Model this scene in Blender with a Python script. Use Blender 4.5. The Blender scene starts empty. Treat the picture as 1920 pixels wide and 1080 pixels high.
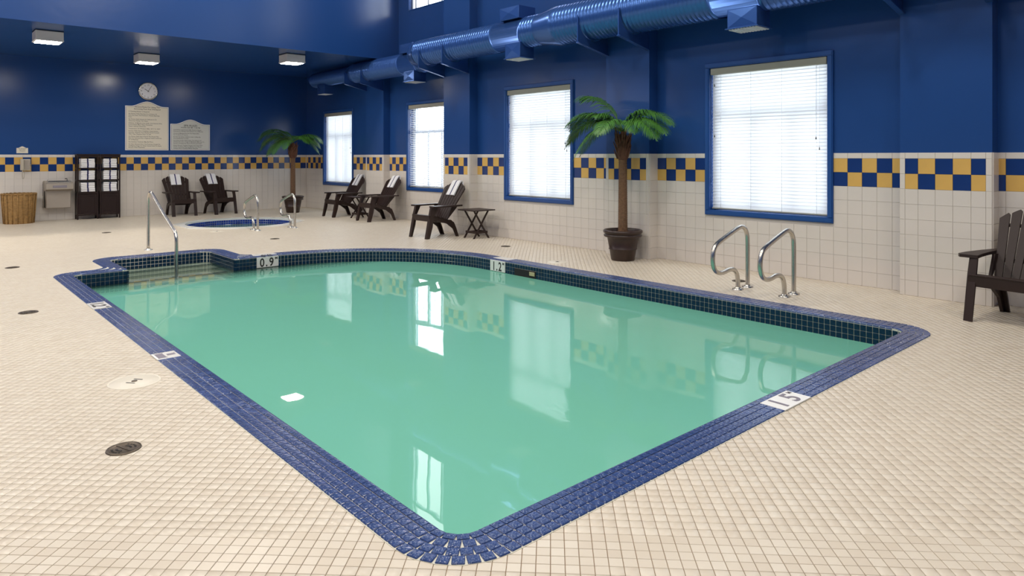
import bpy, math, random
import numpy as np
from math import sin, cos, pi, radians, sqrt, atan2, floor
from mathutils import Vector, Matrix
from mathutils.geometry import tessellate_polygon

S = bpy.context.scene
COL = S.collection
random.seed(7)

# ------------------------------------------------------------------ camera
CAMH = 1.42
cam_d = bpy.data.cameras.new('camera')
cam_d.sensor_width = 36.0
cam_d.lens = 36.0 * 1284 / 1920
cam_d.shift_y = -(540 - 293) / 1920
cam_d.clip_start = 0.05
cam = bpy.data.objects.new('camera', cam_d)
cam.location = (0, 0, CAMH)
cam.rotation_euler = (pi / 2, 0, -math.atan2(.6664, .7458))
COL.objects.link(cam)
S.camera = cam

# ------------------------------------------------------------------ world, exposure
S.view_settings.view_transform = 'Standard'
S.view_settings.look = 'None'
S.view_settings.exposure = 0.0
S.view_settings.gamma = 1.0
S.view_settings.use_curve_mapping = False
w = bpy.data.worlds.new('overcast_sky')
S.world = w
w.use_nodes = True
bg = w.node_tree.nodes['Background']
bg.inputs[0].default_value = (0.90, 0.96, 1.0, 1)
bg.inputs[1].default_value = 6.5

S.cycles.use_denoising = True
S.cycles.max_bounces = 10
S.cycles.diffuse_bounces = 4
S.cycles.glossy_bounces = 4
S.cycles.transmission_bounces = 6
S.cycles.transparent_max_bounces = 8
S.cycles.sample_clamp_indirect = 6.0
S.cycles.caustics_reflective = False
S.cycles.caustics_refractive = True


def area(name, loc, rot, sx, sy, power, color=(1, .93, .84), spread=180):
    l = bpy.data.lights.new(name, 'AREA')
    l.shape = 'RECTANGLE'
    l.size, l.size_y, l.energy, l.color = sx, sy, power, color
    l.spread = radians(spread)
    o = bpy.data.objects.new(name, l)
    o.location, o.rotation_euler = loc, rot
    try: l.cycles.is_caustics_light = True
    except Exception: pass
    COL.objects.link(o)
    return o


# unseen fill lights, added high under the main ceiling
for lx in (-3.2, 0.6, 4.4):
    for ly in (-1.5, 3.2, 7.6, 12.0):
        area('hall_fill_light', (lx, ly, 6.9), (0, 0, 0), 1.2, 0.6, 114)

# fill lights added out of view under the low ceiling to brighten the back wall
for lx in (-3.4, -1.2):
    for ly in (14.3, 16.3):
        area('back_wall_fill_light', (lx, ly, 3.45), (0, 0, 0), .4, .4, 58, (1, .95, .88))


# ------------------------------------------------------------------ materials
def mat(name, color, rough=.5, metal=0., spec=.5, coat=0., trans=0., noise=None, bump=None, emit=None):
    m = bpy.data.materials.new(name)
    m.use_nodes = True
    nt = m.node_tree
    b = nt.nodes['Principled BSDF']
    b.inputs['Base Color'].default_value = (*color, 1)
    b.inputs['Roughness'].default_value = rough
    b.inputs['Metallic'].default_value = metal
    b.inputs['Specular IOR Level'].default_value = spec
    b.inputs['Coat Weight'].default_value = coat
    b.inputs['Transmission Weight'].default_value = trans
    if emit:
        b.inputs['Emission Color'].default_value = (*emit[0], 1)
        b.inputs['Emission Strength'].default_value = emit[1]
    tc = nt.nodes.new('ShaderNodeTexCoord')
    if noise:
        sc, amt = noise
        n = nt.nodes.new('ShaderNodeTexNoise')
        n.inputs['Scale'].default_value = sc
        n.inputs['Detail'].default_value = 4
        nt.links.new(tc.outputs['Object'], n.inputs['Vector'])
        mx = nt.nodes.new('ShaderNodeMixRGB')
        mx.inputs[1].default_value = (*[c * (1 - amt) for c in color], 1)
        mx.inputs[2].default_value = (*[min(1, c * (1 + amt)) for c in color], 1)
        nt.links.new(n.outputs['Fac'], mx.inputs[0])
        nt.links.new(mx.outputs[0], b.inputs['Base Color'])
    if bump:
        sc, st, dist = bump
        n = nt.nodes.new('ShaderNodeTexNoise')
        n.inputs['Scale'].default_value = sc
        n.inputs['Detail'].default_value = 2
        nt.links.new(tc.outputs['Object'], n.inputs['Vector'])
        bp = nt.nodes.new('ShaderNodeBump')
        bp.inputs['Strength'].default_value = st
        bp.inputs['Distance'].default_value = dist
        nt.links.new(n.outputs['Fac'], bp.inputs['Height'])
        nt.links.new(bp.outputs[0], b.inputs['Normal'])
    return m


def tile_mat(name, c1, c2, pitch, rough=.25, grout=None, gw=.06, rot=True, bumpy=False, scale3=False):
    """per tile tone from the tile's own cell; with grout also the joints (for the floor beyond the built tiles)"""
    m = bpy.data.materials.new(name)
    m.use_nodes = True
    nt = m.node_tree
    N, L = nt.nodes.new, nt.links.new
    b = nt.nodes['Principled BSDF']
    b.inputs['Roughness'].default_value = rough
    tc = N('ShaderNodeTexCoord')
    mp = N('ShaderNodeMapping')
    if rot:
        mp.inputs['Rotation'].default_value = (0, 0, radians(45))
    k = 1 / pitch
    mp.inputs['Scale'].default_value = (k, k, k)
    L(tc.outputs['Object'], mp.inputs['Vector'])
    fl = N('ShaderNodeVectorMath'); fl.operation = 'FLOOR'
    L(mp.outputs[0], fl.inputs[0])
    wn = N('ShaderNodeTexWhiteNoise'); wn.noise_dimensions = '3D'
    L(fl.outputs[0], wn.inputs['Vector'])
    mx = N('ShaderNodeMixRGB')
    mx.inputs[1].default_value = (*c1, 1)
    mx.inputs[2].default_value = (*c2, 1)
    L(wn.outputs['Value'], mx.inputs[0])
    out = mx.outputs[0]
    big = N('ShaderNodeTexNoise'); big.inputs['Scale'].default_value = .9; big.inputs['Detail'].default_value = 3
    L(tc.outputs['Object'], big.inputs['Vector'])
    m2 = N('ShaderNodeMixRGB'); m2.blend_type = 'MULTIPLY'; m2.inputs[0].default_value = .12
    L(out, m2.inputs[1]); L(big.outputs['Fac'], m2.inputs[2])
    out = m2.outputs[0]
    if grout:
        fr = N('ShaderNodeVectorMath'); fr.operation = 'FRACTION'
        L(mp.outputs[0], fr.inputs[0])
        sp = N('ShaderNodeSeparateXYZ'); L(fr.outputs[0], sp.inputs[0])
        mn = N('ShaderNodeMath'); mn.operation = 'MINIMUM'
        L(sp.outputs[0], mn.inputs[0]); L(sp.outputs[1], mn.inputs[1])
        lt = N('ShaderNodeMath'); lt.operation = 'LESS_THAN'; lt.inputs[1].default_value = gw
        L(mn.outputs[0], lt.inputs[0])
        m3 = N('ShaderNodeMixRGB'); m3.inputs[2].default_value = (*grout, 1)
        L(lt.outputs[0], m3.inputs[0]); L(out, m3.inputs[1])
        out = m3.outputs[0]
    L(out, b.inputs['Base Color'])
    if bumpy:
        n = N('ShaderNodeTexNoise'); n.inputs['Scale'].default_value = 48; n.inputs['Detail'].default_value = 2
        L(tc.outputs['Object'], n.inputs['Vector'])
        bp = N('ShaderNodeBump'); bp.inputs['Strength'].default_value = .8; bp.inputs['Distance'].default_value = .006
        L(n.outputs['Fac'], bp.inputs['Height']); L(bp.outputs[0], b.inputs['Normal'])
    return m


M = {}
M['blue'] = mat('royal_blue_gloss_paint', (.014, .058, .215), .23, spec=.5, bump=(5, .15, .01))
M['duct'] = mat('blue_duct_paint', (.045, .125, .38), .25, metal=.6)
M['grout_w'] = mat('wall_grout', (.64, .59, .535), .8)
M['wt'] = mat('cream_wall_tile', (.70, .65, .59), .10, noise=(1.3, .04), bump=(14, .25, .002))
M['ty'] = mat('yellow_wall_tile', (.68, .42, .115), .14, noise=(3, .12))
M['tb'] = mat('blue_wall_tile', (.012, .040, .17), .12, noise=(3, .12))
M['floor'] = tile_mat('cream_floor_tile', (.69, .60, .475), (.76, .68, .555), .0508, .30)
M['floor_far'] = tile_mat('cream_floor_with_joints', (.69, .60, .475), (.76, .68, .555), .0508, .35, grout=(.30, .20, .12))
M['grout_f'] = mat('sand_floor_grout', (.30, .20, .12), .85)
M['cop'] = tile_mat('blue_coping_tile', (.030, .060, .18), (.052, .092, .26), .0508, .16, rot=False, bumpy=True)
M['wl'] = tile_mat('navy_waterline_tile', (.006, .024, .050), (.008, .036, .080), .0508, .14, rot=False)
M['wl'].node_tree.nodes['Principled BSDF'].inputs['Specular IOR Level'].default_value = .25
M['spat'] = tile_mat('royal_spa_tile', (.01, .03, .22), (.03, .08, .42), .0508, .12, rot=False)
M['grout_p'] = mat('pale_pool_grout', (.62, .60, .50), .8)
M['plaster'] = mat('aqua_pool_plaster', (.50, .72, .62), .8, noise=(2, .05))
M['step'] = mat('cream_step_plaster', (.90, .90, .76), .6)
M['nose'] = mat('navy_step_nosing', (.008, .03, .07), .2)
M['spaw'] = mat('white_spa_shell', (.80, .80, .76), .25)
M['steel'] = mat('brushed_stainless_steel', (.58, .55, .50), .27, metal=1.)
M['steel2'] = mat('satin_steel_panel', (.44, .39, .33), .42, metal=.65)
M['chair'] = mat('dark_brown_resin', (.030, .017, .014), .45, spec=.3)
M['towel'] = mat('white_towel_cotton', (.86, .85, .86), .95, bump=(220, .6, .004))
M['stripe'] = mat('navy_towel_stripe', (.012, .014, .10), .9)
M['cab'] = mat('espresso_wood', (.020, .010, .009), .4, spec=.3, noise=(12, .3))
M['frame'] = mat('blue_window_trim_paint', (.014, .070, .26), .3)
M['vinyl'] = mat('white_vinyl_sash', (.62, .68, .76), .4)
M['valance'] = mat('taupe_blind_headrail', (.32, .31, .26), .5)
M['pot'] = mat('dark_bronze_pot_resin', (.035, .016, .011), .35, noise=(14, .5))
M['soil'] = mat('brown_soil', (.10, .045, .025), .95, noise=(40, .5), bump=(60, .8, .02))
M['trunk'] = mat('brown_palm_bark', (.14, .075, .038), .9, noise=(35, .6), bump=(80, .8, .01))
M['fibre'] = mat('dark_palm_fibre', (.11, .045, .025), .9, noise=(30, .5))
M['leaf'] = mat('green_palm_leaf', (.07, .21, .035), .42, noise=(5, .55))
M['stem'] = mat('pale_green_frond_stem', (.12, .22, .06), .5)
M['wicker'] = mat('honey_wicker', (.30, .17, .055), .7, noise=(22, .75))
M['cream'] = mat('cream_sign_board', (.76, .70, .58), .35)
M['creamg'] = mat('grey_cream_sign_board', (.62, .62, .58), .35)
M['white'] = mat('white_paint', (.82, .82, .80), .4)
M['ink'] = mat('black_lettering', (.02, .018, .016), .6)
M['inkb'] = mat('faded_lettering', (.22, .20, .24), .6)
M['clock'] = mat('white_clock_face', (.80, .79, .84), .4)
M['phone'] = mat('beige_phone_plastic', (.52, .47, .38), .35)
M['drain'] = mat('dark_brass_drain', (.10, .075, .05), .4, metal=.6)
M['hole'] = mat('black_recess', (.008, .008, .009), .8)
M['lid'] = mat('white_plastic_lid', (.76, .70, .58), .4)
M['marker'] = mat('white_marker_tile', (.78, .76, .72), .2)
M['fix'] = mat('white_lamp_housing', (.70, .68, .66), .4)
M['lamp'] = mat('glowing_lamp_lens', (.9, .9, .85), .4, emit=((1, .94, .84), 68))
M['ceil'] = mat('pale_hall_ceiling', (.35, .38, .45), .8)
M['skim'] = mat('tan_skimmer_weir', (.45, .40, .22), .5)
M['door'] = mat('grey_door_paint', (.4, .4, .42), .5)

# glass
g = bpy.data.materials.new('window_glass'); g.use_nodes = True
nt = g.node_tree; nt.nodes.clear()
o_ = nt.nodes.new('ShaderNodeOutputMaterial'); tr = nt.nodes.new('ShaderNodeBsdfTransparent')
gl = nt.nodes.new('ShaderNodeBsdfGlossy'); gl.inputs['Roughness'].default_value = .02
fr = nt.nodes.new('ShaderNodeFresnel'); fr.inputs[0].default_value = 1.45
mx = nt.nodes.new('ShaderNodeMixShader')
nt.links.new(fr.outputs[0], mx.inputs[0]); nt.links.new(tr.outputs[0], mx.inputs[1]); nt.links.new(gl.outputs[0], mx.inputs[2])
nt.links.new(mx.outputs[0], o_.inputs[0])
M['glass'] = g
# blind slat: thin white vinyl that lets daylight glow through
g = bpy.data.materials.new('white_blind_slat'); g.use_nodes = True
nt = g.node_tree; nt.nodes.clear()
o_ = nt.nodes.new('ShaderNodeOutputMaterial'); d1 = nt.nodes.new('ShaderNodeBsdfDiffuse'); d1.inputs[0].default_value = (.80, .82, .88, 1)
t1 = nt.nodes.new('ShaderNodeBsdfTranslucent'); t1.inputs[0].default_value = (.42, .435, .45, 1)
mx = nt.nodes.new('ShaderNodeMixShader'); mx.inputs[0].default_value = .5
nt.links.new(d1.outputs[0], mx.inputs[1]); nt.links.new(t1.outputs[0], mx.inputs[2]); nt.links.new(mx.outputs[0], o_.inputs[0])
M['slat'] = g


def water_mat(name, body, milk, clear_box=None, ladder_box=None):
    """cloudy pool water: mirror by Fresnel, milky body, clearer where it is shallow over the steps"""
    m = bpy.data.materials.new(name); m.use_nodes = True
    nt = m.node_tree; nt.nodes.clear()
    N, L = nt.nodes.new, nt.links.new
    out = N('ShaderNodeOutputMaterial')
    tc = N('ShaderNodeTexCoord')
    n1 = N('ShaderNodeTexNoise'); n1.inputs['Scale'].default_value = 1.1; n1.inputs['Detail'].default_value = 1.5
    n2 = N('ShaderNodeTexNoise'); n2.inputs['Scale'].default_value = 5.0; n2.inputs['Detail'].default_value = 1
    L(tc.outputs['Object'], n1.inputs['Vector']); L(tc.outputs['Object'], n2.inputs['Vector'])
    b1 = N('ShaderNodeBump'); b1.inputs['Strength'].default_value = .25; b1.inputs['Distance'].default_value = .010
    b2 = N('ShaderNodeBump'); b2.inputs['Strength'].default_value = .15; b2.inputs['Distance'].default_value = .0022
    L(n1.outputs['Fac'], b1.inputs['Height']); L(n2.outputs['Fac'], b2.inputs['Height']); L(b1.outputs[0], b2.inputs['Normal'])
    gl = N('ShaderNodeBsdfGlossy'); gl.inputs['Roughness'].default_value = .015
    L(b2.outputs[0], gl.inputs['Normal'])
    rf = N('ShaderNodeBsdfRefraction'); rf.inputs['IOR'].default_value = 1.333; rf.inputs['Roughness'].default_value = .0
    rf.inputs['Color'].default_value = (.92, 1, .95, 1)
    L(b2.outputs[0], rf.inputs['Normal'])
    df = N('ShaderNodeBsdfDiffuse'); df.inputs['Color'].default_value = (*body, 1)
    fac = N('ShaderNodeValue'); fac.outputs[0].default_value = milk
    src = fac.outputs[0]
    if clear_box:
        sp = N('ShaderNodeSeparateXYZ'); L(tc.outputs['Object'], sp.inputs[0])
        mr = N('ShaderNodeMapRange'); mr.inputs[1].default_value = clear_box[0]; mr.inputs[2].default_value = clear_box[1]
        mr.inputs[3].default_value = milk; mr.inputs[4].default_value = clear_box[2]
        L(sp.outputs['Y'], mr.inputs[0])
        src = mr.outputs[0]
    tp = N('ShaderNodeBsdfTransparent'); tp.inputs[0].default_value = (.93, 1, .96, 1)
    m0 = N('ShaderNodeMixShader'); m0.inputs[0].default_value = .5
    L(rf.outputs[0], m0.inputs[1]); L(tp.outputs[0], m0.inputs[2])
    m1 = N('ShaderNodeMixShader'); L(src, m1.inputs[0]); L(m0.outputs[0], m1.inputs[1]); L(df.outputs[0], m1.inputs[2])
    fr = N('ShaderNodeFresnel'); fr.inputs[0].default_value = 1.40; L(b2.outputs[0], fr.inputs['Normal'])
    m2 = N('ShaderNodeMixShader'); L(fr.outputs[0], m2.inputs[0]); L(m1.outputs[0], m2.inputs[1]); L(gl.outputs[0], m2.inputs[2])
    L(m2.outputs[0], out.inputs[0])
    return m


M['water'] = water_mat('cloudy_green_pool_water', (.200, .57, .425), .86, (8.9, 9.75, .05))
M['spawater'] = water_mat('clear_spa_water', (.30, .55, .42), .45)


# ------------------------------------------------------------------ mesh helpers
class MB:
    def __init__(s):
        s.v, s.f, s.sm = [], [], []

    def add(s, vs, fs, smooth=False):
        k = len(s.v)
        s.v += [tuple(v) for v in vs]
        for f in fs:
            s.f.append([k + i for i in f]); s.sm.append(smooth)
        return s

    def box(s, x0, x1, y0, y1, z0, z1, M4=None):
        vs = [Vector((x, y, z)) for x in (x0, x1) for y in (y0, y1) for z in (z0, z1)]
        if M4 is not None:
            vs = [M4 @ v for v in vs]
        fs = [(0, 1, 3, 2), (4, 6, 7, 5), (0, 4, 5, 1), (2, 3, 7, 6), (0, 2, 6, 4), (1, 5, 7, 3)]
        return s.add(vs, fs)

    def cbox(s, x0, x1, y0, y1, z0, z1, c=.004, M4=None):
        """box with chamfered edges"""
        X, Y, Z = (x0, x1), (y0, y1), (z0, z1)
        c = min(c, (x1 - x0) * .45, (y1 - y0) * .45, (z1 - z0) * .45)
        vs, idx = [], {}
        for i in (0, 1):
            for j in (0, 1):
                for k in (0, 1):
                    sx, sy, sz = (c, -c)[i], (c, -c)[j], (c, -c)[k]
                    for a, p in enumerate(((X[i], Y[j] + sy, Z[k] + sz), (X[i] + sx, Y[j], Z[k] + sz), (X[i] + sx, Y[j] + sy, Z[k]))):
                        idx[(i, j, k, a)] = len(vs); vs.append(Vector(p))
        fs = []
        I = idx
        for i in (0, 1):
            fs.append([I[(i, 0, 0, 0)], I[(i, 1, 0, 0)], I[(i, 1, 1, 0)], I[(i, 0, 1, 0)]][::(1 if i else -1)])
            fs.append([I[(0, i, 0, 1)], I[(0, i, 1, 1)], I[(1, i, 1, 1)], I[(1, i, 0, 1)]][::(1 if i else -1)])
            fs.append([I[(0, 0, i, 2)], I[(1, 0, i, 2)], I[(1, 1, i, 2)], I[(0, 1, i, 2)]][::(1 if i else -1)])
        for i in (0, 1):
            for j in (0, 1):
                q = 1 if i == j else -1
                fs.append([I[(i, j, 0, 0)], I[(i, j, 0, 1)], I[(i, j, 1, 1)], I[(i, j, 1, 0)]][::q])
                fs.append([I[(i, 0, j, 2)], I[(i, 0, j, 0)], I[(i, 1, j, 0)], I[(i, 1, j, 2)]][::q])
                fs.append([I[(0, i, j, 1)], I[(0, i, j, 2)], I[(1, i, j, 2)], I[(1, i, j, 1)]][::q])
                for k in (0, 1):
                    q2 = 1 if (i + j + k) % 2 else -1
                    fs.append([I[(i, j, k, 0)], I[(i, j, k, 1)], I[(i, j, k, 2)]][::q2])
        if M4 is not None:
            vs = [M4 @ v for v in vs]
        return s.add(vs, fs)

    def prism(s, pts, axis, a, b, M4=None):
        """extrude a 2-D outline along axis ('x','y','z') from a to b"""
        def mk(p, t):
            return Vector({'x': (t, p[0], p[1]), 'y': (p[0], t, p[1]), 'z': (p[0], p[1], t)}[axis])
        n = len(pts)
        vs = [mk(p, a) for p in pts] + [mk(p, b) for p in pts]
        if M4 is not None:
            vs = [M4 @ v for v in vs]
        fs = [(i, (i + 1) % n, n + (i + 1) % n, n + i) for i in range(n)]
        tri = tessellate_polygon([[Vector((p[0], p[1], 0)) for p in pts]])
        for t in tri:
            fs.append((t[2], t[1], t[0])); fs.append((n + t[0], n + t[1], n + t[2]))
        return s.add(vs, fs)

    def lathe(s, prof, seg=32, center=(0, 0, 0), M4=None, smooth=True):
        vs, fs = [], []
        for r, z in prof:
            for i in range(seg):
                a = 2 * pi * i / seg
                vs.append(Vector((center[0] + r * cos(a), center[1] + r * sin(a), center[2] + z)))
        for j in range(len(prof) - 1):
            for i in range(seg):
                k = (i + 1) % seg
                fs.append((j * seg + i, j * seg + k, (j + 1) * seg + k, (j + 1) * seg + i))
        if M4 is not None:
            vs = [M4 @ v for v in vs]
        return s.add(vs, fs, smooth)

    def disc(s, r, z, seg=32, center=(0, 0), M4=None):
        vs = [Vector((center[0] + r * cos(2 * pi * i / seg), center[1] + r * sin(2 * pi * i / seg), z)) for i in range(seg)]
        if M4 is not None:
            vs = [M4 @ v for v in vs]
        return s.add(vs, [tuple(range(seg))])

    def tube(s, pts, r, seg=12, cap=True):
        pts = [Vector(p) for p in pts]
        n = len(pts)
        rs = r if isinstance(r, (list, tuple)) else [r] * n
        vs, fs = [], []
        up = None
        for i, p in enumerate(pts):
            d = ((pts[min(i + 1, n - 1)] - pts[max(i - 1, 0)])).normalized()
            if up is None:
                up = Vector((0, 0, 1)) if abs(d.z) < .9 else Vector((1, 0, 0))
            a = (up - d * up.dot(d)).normalized(); up = a
            b = d.cross(a)
            for k in range(seg):
                t = 2 * pi * k / seg
                vs.append(p + (a * cos(t) + b * sin(t)) * rs[i])
        for i in range(n - 1):
            for k in range(seg):
                q = (k + 1) % seg
                fs.append((i * seg + k, i * seg + q, (i + 1) * seg + q, (i + 1) * seg + k))
        s.add(vs, fs, True)
        if cap:
            m = len(s.v) - n * seg
            s.f.append([m + k for k in range(seg)][::-1]); s.sm.append(False)
            s.f.append([m + (n - 1) * seg + k for k in range(seg)]); s.sm.append(False)
        return s

    def data(s, name, m):
        me = bpy.data.meshes.new(name)
        me.from_pydata([tuple(v) for v in s.v], [], s.f)
        me.polygons.foreach_set('use_smooth', s.sm)
        me.materials.append(m)
        me.update()
        return me

    def build(s, name, m, parent=None, loc=None):
        return mesh_obj(name, s.data(name, m), parent, loc)


def mesh_obj(name, me, parent=None, loc=None):
    o = bpy.data.objects.new(name, me)
    COL.objects.link(o)
    if parent is not None:
        o.parent = parent
    if loc is not None:
        o.location = loc
    return o


def tag(o, label=None, cat=None, group=None, kind=None):
    if label: o['label'] = label
    if cat: o['category'] = cat
    if group: o['group'] = group
    if kind: o['kind'] = kind
    return o


def empty(name, loc=(0, 0, 0), rz=0):
    o = bpy.data.objects.new(name, None)
    o.empty_display_size = .1
    o.location = loc
    o.rotation_euler = (0, 0, rz)
    COL.objects.link(o)
    return o


def copy_tree(o, parent=None):
    c = o.copy()
    COL.objects.link(c)
    if parent is not None:
        c.parent = parent
    for ch in list(o.children):
        copy_tree(ch, c)
    return c


def text_mesh(lines, size, spacing, m, name, parent, M4, align='LEFT', depth=.0006, bold=0.):
    """lettering as one flat mesh part"""
    obs = []
    cu = bpy.data.curves.new(name, 'FONT')
    cu.body = '\n'.join(lines)
    cu.size = size
    cu.space_line = spacing
    cu.align_x = align
    cu.extrude = depth
    cu.offset = size * bold
    t = bpy.data.objects.new(name, cu)
    COL.objects.link(t)
    dg = bpy.context.evaluated_depsgraph_get()
    me = bpy.data.meshes.new_from_object(t.evaluated_get(dg))
    bpy.data.objects.remove(t)
    me.materials.clear(); me.materials.append(m)
    me.transform(M4)
    return mesh_obj(name, me, parent)


def view_size(x, y, z, inside=True):
    """how large one metre shows from the photographer's place; 0 when out of the picture (only used to rank pieces)"""
    t = .6664 * x + .7458 * y
    if t < .3: return 0
    r = (.7458 * x - .6664 * y) / t
    v = (CAMH - z) / t
    if abs(r) > .76 or v > .63 or v < -.24: return 0
    return 1 / t


def spread(pieces, name, shared, m, parent, limit=300):
    """pieces: (position, z rotation, kind key).  The ones that show largest become parts, the rest one joined part.
    shared: key -> (MB of the piece at its origin)"""
    rk = sorted(pieces, key=lambda p: -view_size(*p[0]))
    first = [p for p in rk[:limit] if view_size(*p[0]) > 0]
    rest = rk[len(first):]
    datas = {k: b.data(name, m) for k, b in shared.items()}
    for loc, rz, k in first:
        o = mesh_obj(name, datas[k], parent, loc)
        if rz: o.rotation_euler = (0, 0, rz)
    if rest:
        join(rest, name, shared, m, parent)


def join(rest, name, shared, m, parent, nm=None):
    V, Fc, k = [], [], 0
    for key, b in shared.items():
        sel = [p for p in rest if p[2] == key]
        if not sel: continue
        base = np.array([tuple(v) for v in b.v])
        nv = len(base)
        for loc, rz, _ in sel:
            c_, s_ = cos(rz), sin(rz)
            q = base.copy()
            q[:, 0] = base[:, 0] * c_ - base[:, 1] * s_ + loc[0]
            q[:, 1] = base[:, 0] * s_ + base[:, 1] * c_ + loc[1]
            q[:, 2] = base[:, 2] + loc[2]
            V.append(q)
            Fc += [[k + i for i in f] for f in b.f]
            k += nv
    me = bpy.data.meshes.new(name)
    me.from_pydata(np.concatenate(V).tolist(), [], Fc)
    me.materials.append(m)
    o = mesh_obj(nm or name, me, parent)
    o['kind'] = 'stuff'
    return o


# ------------------------------------------------------------------ pool outline
POOL = [(1.535, 2.03, .10), (6.12, 2.03, .10), (6.12, 9.62, 2.22), (3.46, 9.62, None), (3.46, 10.72, .12),
        (2.13, 10.72, .12), (2.13, 9.62, None), (1.535, 9.62, .10)]
WZ = -.165


def outline(d):
    """segments of the outline moved outwards by d: ('L',p,q,n) and ('A',c,r,a0,a1,outward)"""
    n = len(POOL)
    V2 = [Vector(p[:2]) for p in POOL]
    off = []
    for i in range(n):
        p, q = V2[i], V2[(i + 1) % n]
        e = (q - p).normalized()
        off.append((p + Vector((e.y, -e.x)) * d, e))
    corners = []
    for i in range(n):
        p0, e0 = off[i - 1]
        p1, e1 = off[i]
        den = e0.x * e1.y - e0.y * e1.x
        t = ((p1.x - p0.x) * e1.y - (p1.y - p0.y) * e1.x) / den
        corners.append(p0 + e0 * t)
    segs = []
    ends = []
    for i in range(n):
        e0, e1 = off[i - 1][1], off[i][1]
        r = POOL[i][2]
        convex = (e0.x * e1.y - e0.y * e1.x) > 0
        rr = (r + d) if convex else max(1.3 * d, 1e-4)
        c = corners[i]
        a = c - e0 * rr
        b = c + e1 * rr
        nrm = Vector((-e0.y, e0.x)) if convex else Vector((e0.y, -e0.x))
        cen = a + nrm * rr
        a0 = atan2(a.y - cen.y, a.x - cen.x)
        a1 = a0 + (pi / 2 if convex else -pi / 2)
        ends.append((a, b, cen, rr, a0, a1, convex))
    for i in range(n):
        a, b, cen, rr, a0, a1, cv = ends[i]
        if rr > .002:
            segs.append(('A', cen, rr, a0, a1, cv))
        nx = ends[(i + 1) % n][0]
        if (nx - b).length > .005 and (nx - b).dot(off[i][1]) > 0:
            segs.append(('L', b, nx))
    return segs


def poly(d, step=.08):
    pts = []
    for s_ in outline(d):
        if s_[0] == 'L':
            pts.append(tuple(s_[1])); pts.append(tuple(s_[2]))
        else:
            _, c, r, a0, a1, cv = s_
            k = max(3, int(abs(a1 - a0) * r / step))
            for i in range(k + 1):
                a = a0 + (a1 - a0) * i / k
                pts.append((c.x + r * cos(a), c.y + r * sin(a)))
    out = []
    for p in pts:
        if not out or (abs(p[0] - out[-1][0]) + abs(p[1] - out[-1][1])) > .003:
            out.append(p)
    if abs(out[0][0] - out[-1][0]) + abs(out[0][1] - out[-1][1]) < .003: out.pop()
    return out


def places(d, pitch=.0508):
    """evenly spaced tile places along the outline moved out by d: x, y, angle, width"""
    res = []
    for s_ in outline(d):
        if s_[0] == 'L':
            p, q = s_[1], s_[2]
            L_ = (q - p).length
            k = max(1, round(L_ / pitch))
            e = (q - p).normalized()
            for i in range(k):
                c = p + e * (L_ * (i + .5) / k)
                res.append((c.x, c.y, atan2(e.y, e.x)))
        else:
            _, c, r, a0, a1, cv = s_
            L_ = r * pi / 2
            k = max(1, int(L_ / pitch + .25))
            for i in range(k):
                a = a0 + (a1 - a0) * (i + .5) / k
                res.append((c.x + r * cos(a), c.y + r * sin(a), a + (pi / 2 if cv else -pi / 2)))
    return res


def inside(p, pg):
    x, y = p
    r = False
    j = len(pg) - 1
    for i in range(len(pg)):
        xi, yi = pg[i]; xj, yj = pg[j]
        if (yi > y) != (yj > y) and x < (xj - xi) * (y - yi) / (yj - yi) + xi:
            r = not r
        j = i
    return r


# ------------------------------------------------------------------ room shell
X0, X1, Y0, Y1, ZC = -5.0, 8.75, -4.0, 18.4, 7.4
SPA = (5.40, 14.72)
SPA_R, SPA_O = 1.06, 1.30
spa_circle = [(SPA[0] + (SPA_R + .01) * cos(2 * pi * i / 64), SPA[1] + (SPA_R + .01) * sin(2 * pi * i / 64)) for i in range(64)]
pool_edge = poly(.012)


def plane_with_holes(outer, holes, z, name, m, parent=None):
    loops = [[Vector((x, y, 0)) for x, y in outer]] + [[Vector((x, y, 0)) for x, y in h] for h in holes]
    tri = tessellate_polygon(loops)
    vs = [v for l in loops for v in l]
    b = MB()
    fs = []
    for t in tri:
        a, b_, c = (vs[i] for i in t)
        if (b_ - a).cross(c - a).z < 0: t = (t[2], t[1], t[0])
        fs.append(tuple(t))
    b.add([(v.x, v.y, z) for v in vs], fs)
    return b.build(name, m, parent)


floor_o = plane_with_holes([(X0, Y0), (X1, Y0), (X1, Y1), (X0, Y1)], [pool_edge, spa_circle], -.004, 'floor', M['grout_f'])
tag(floor_o, 'cream floor of small square tiles laid diagonally around the pool', 'floor', kind='structure')

# diagonal floor tiles
P = .0508
hp = P / 2
g_ = .0015
ft = MB()
h0, h1 = hp - .0012, hp - .0027
c45 = cos(pi / 4)


def rot45(x, y): return (x * c45 + y * c45, -x * c45 + y * c45)   # inverse of the shader's mapping


vs = []
for hh, zz in ((h0, -.0035), (h0, -.0012), (h1, 0)):
    for sx, sy in ((-1, -1), (1, -1), (1, 1), (-1, 1)):
        vs.append((*rot45(sx * hh, sy * hh), zz))
ft.add(vs, [(8, 9, 10, 11)] + [(4 + i, 4 + (i + 1) % 4, 8 + (i + 1) % 4, 8 + i) for i in range(4)] + [(i, (i + 1) % 4, 4 + (i + 1) % 4, 4 + i) for i in range(4)])
cop_in = poly(.10, .15)
spa_oct = [(SPA[0] + SPA_O * cos(radians(22.5 + 45 * i)), SPA[1] + SPA_O * sin(radians(22.5 + 45 * i))) for i in range(8)]


def clear_of_pool(x, y):
    if 1.28 < x < 6.45 and 1.75 < y < 11.0 and inside((x, y), cop_in): return False
    if (x - SPA[0]) ** 2 + (y - SPA[1]) ** 2 < 1.10 ** 2: return False
    return True


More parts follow.
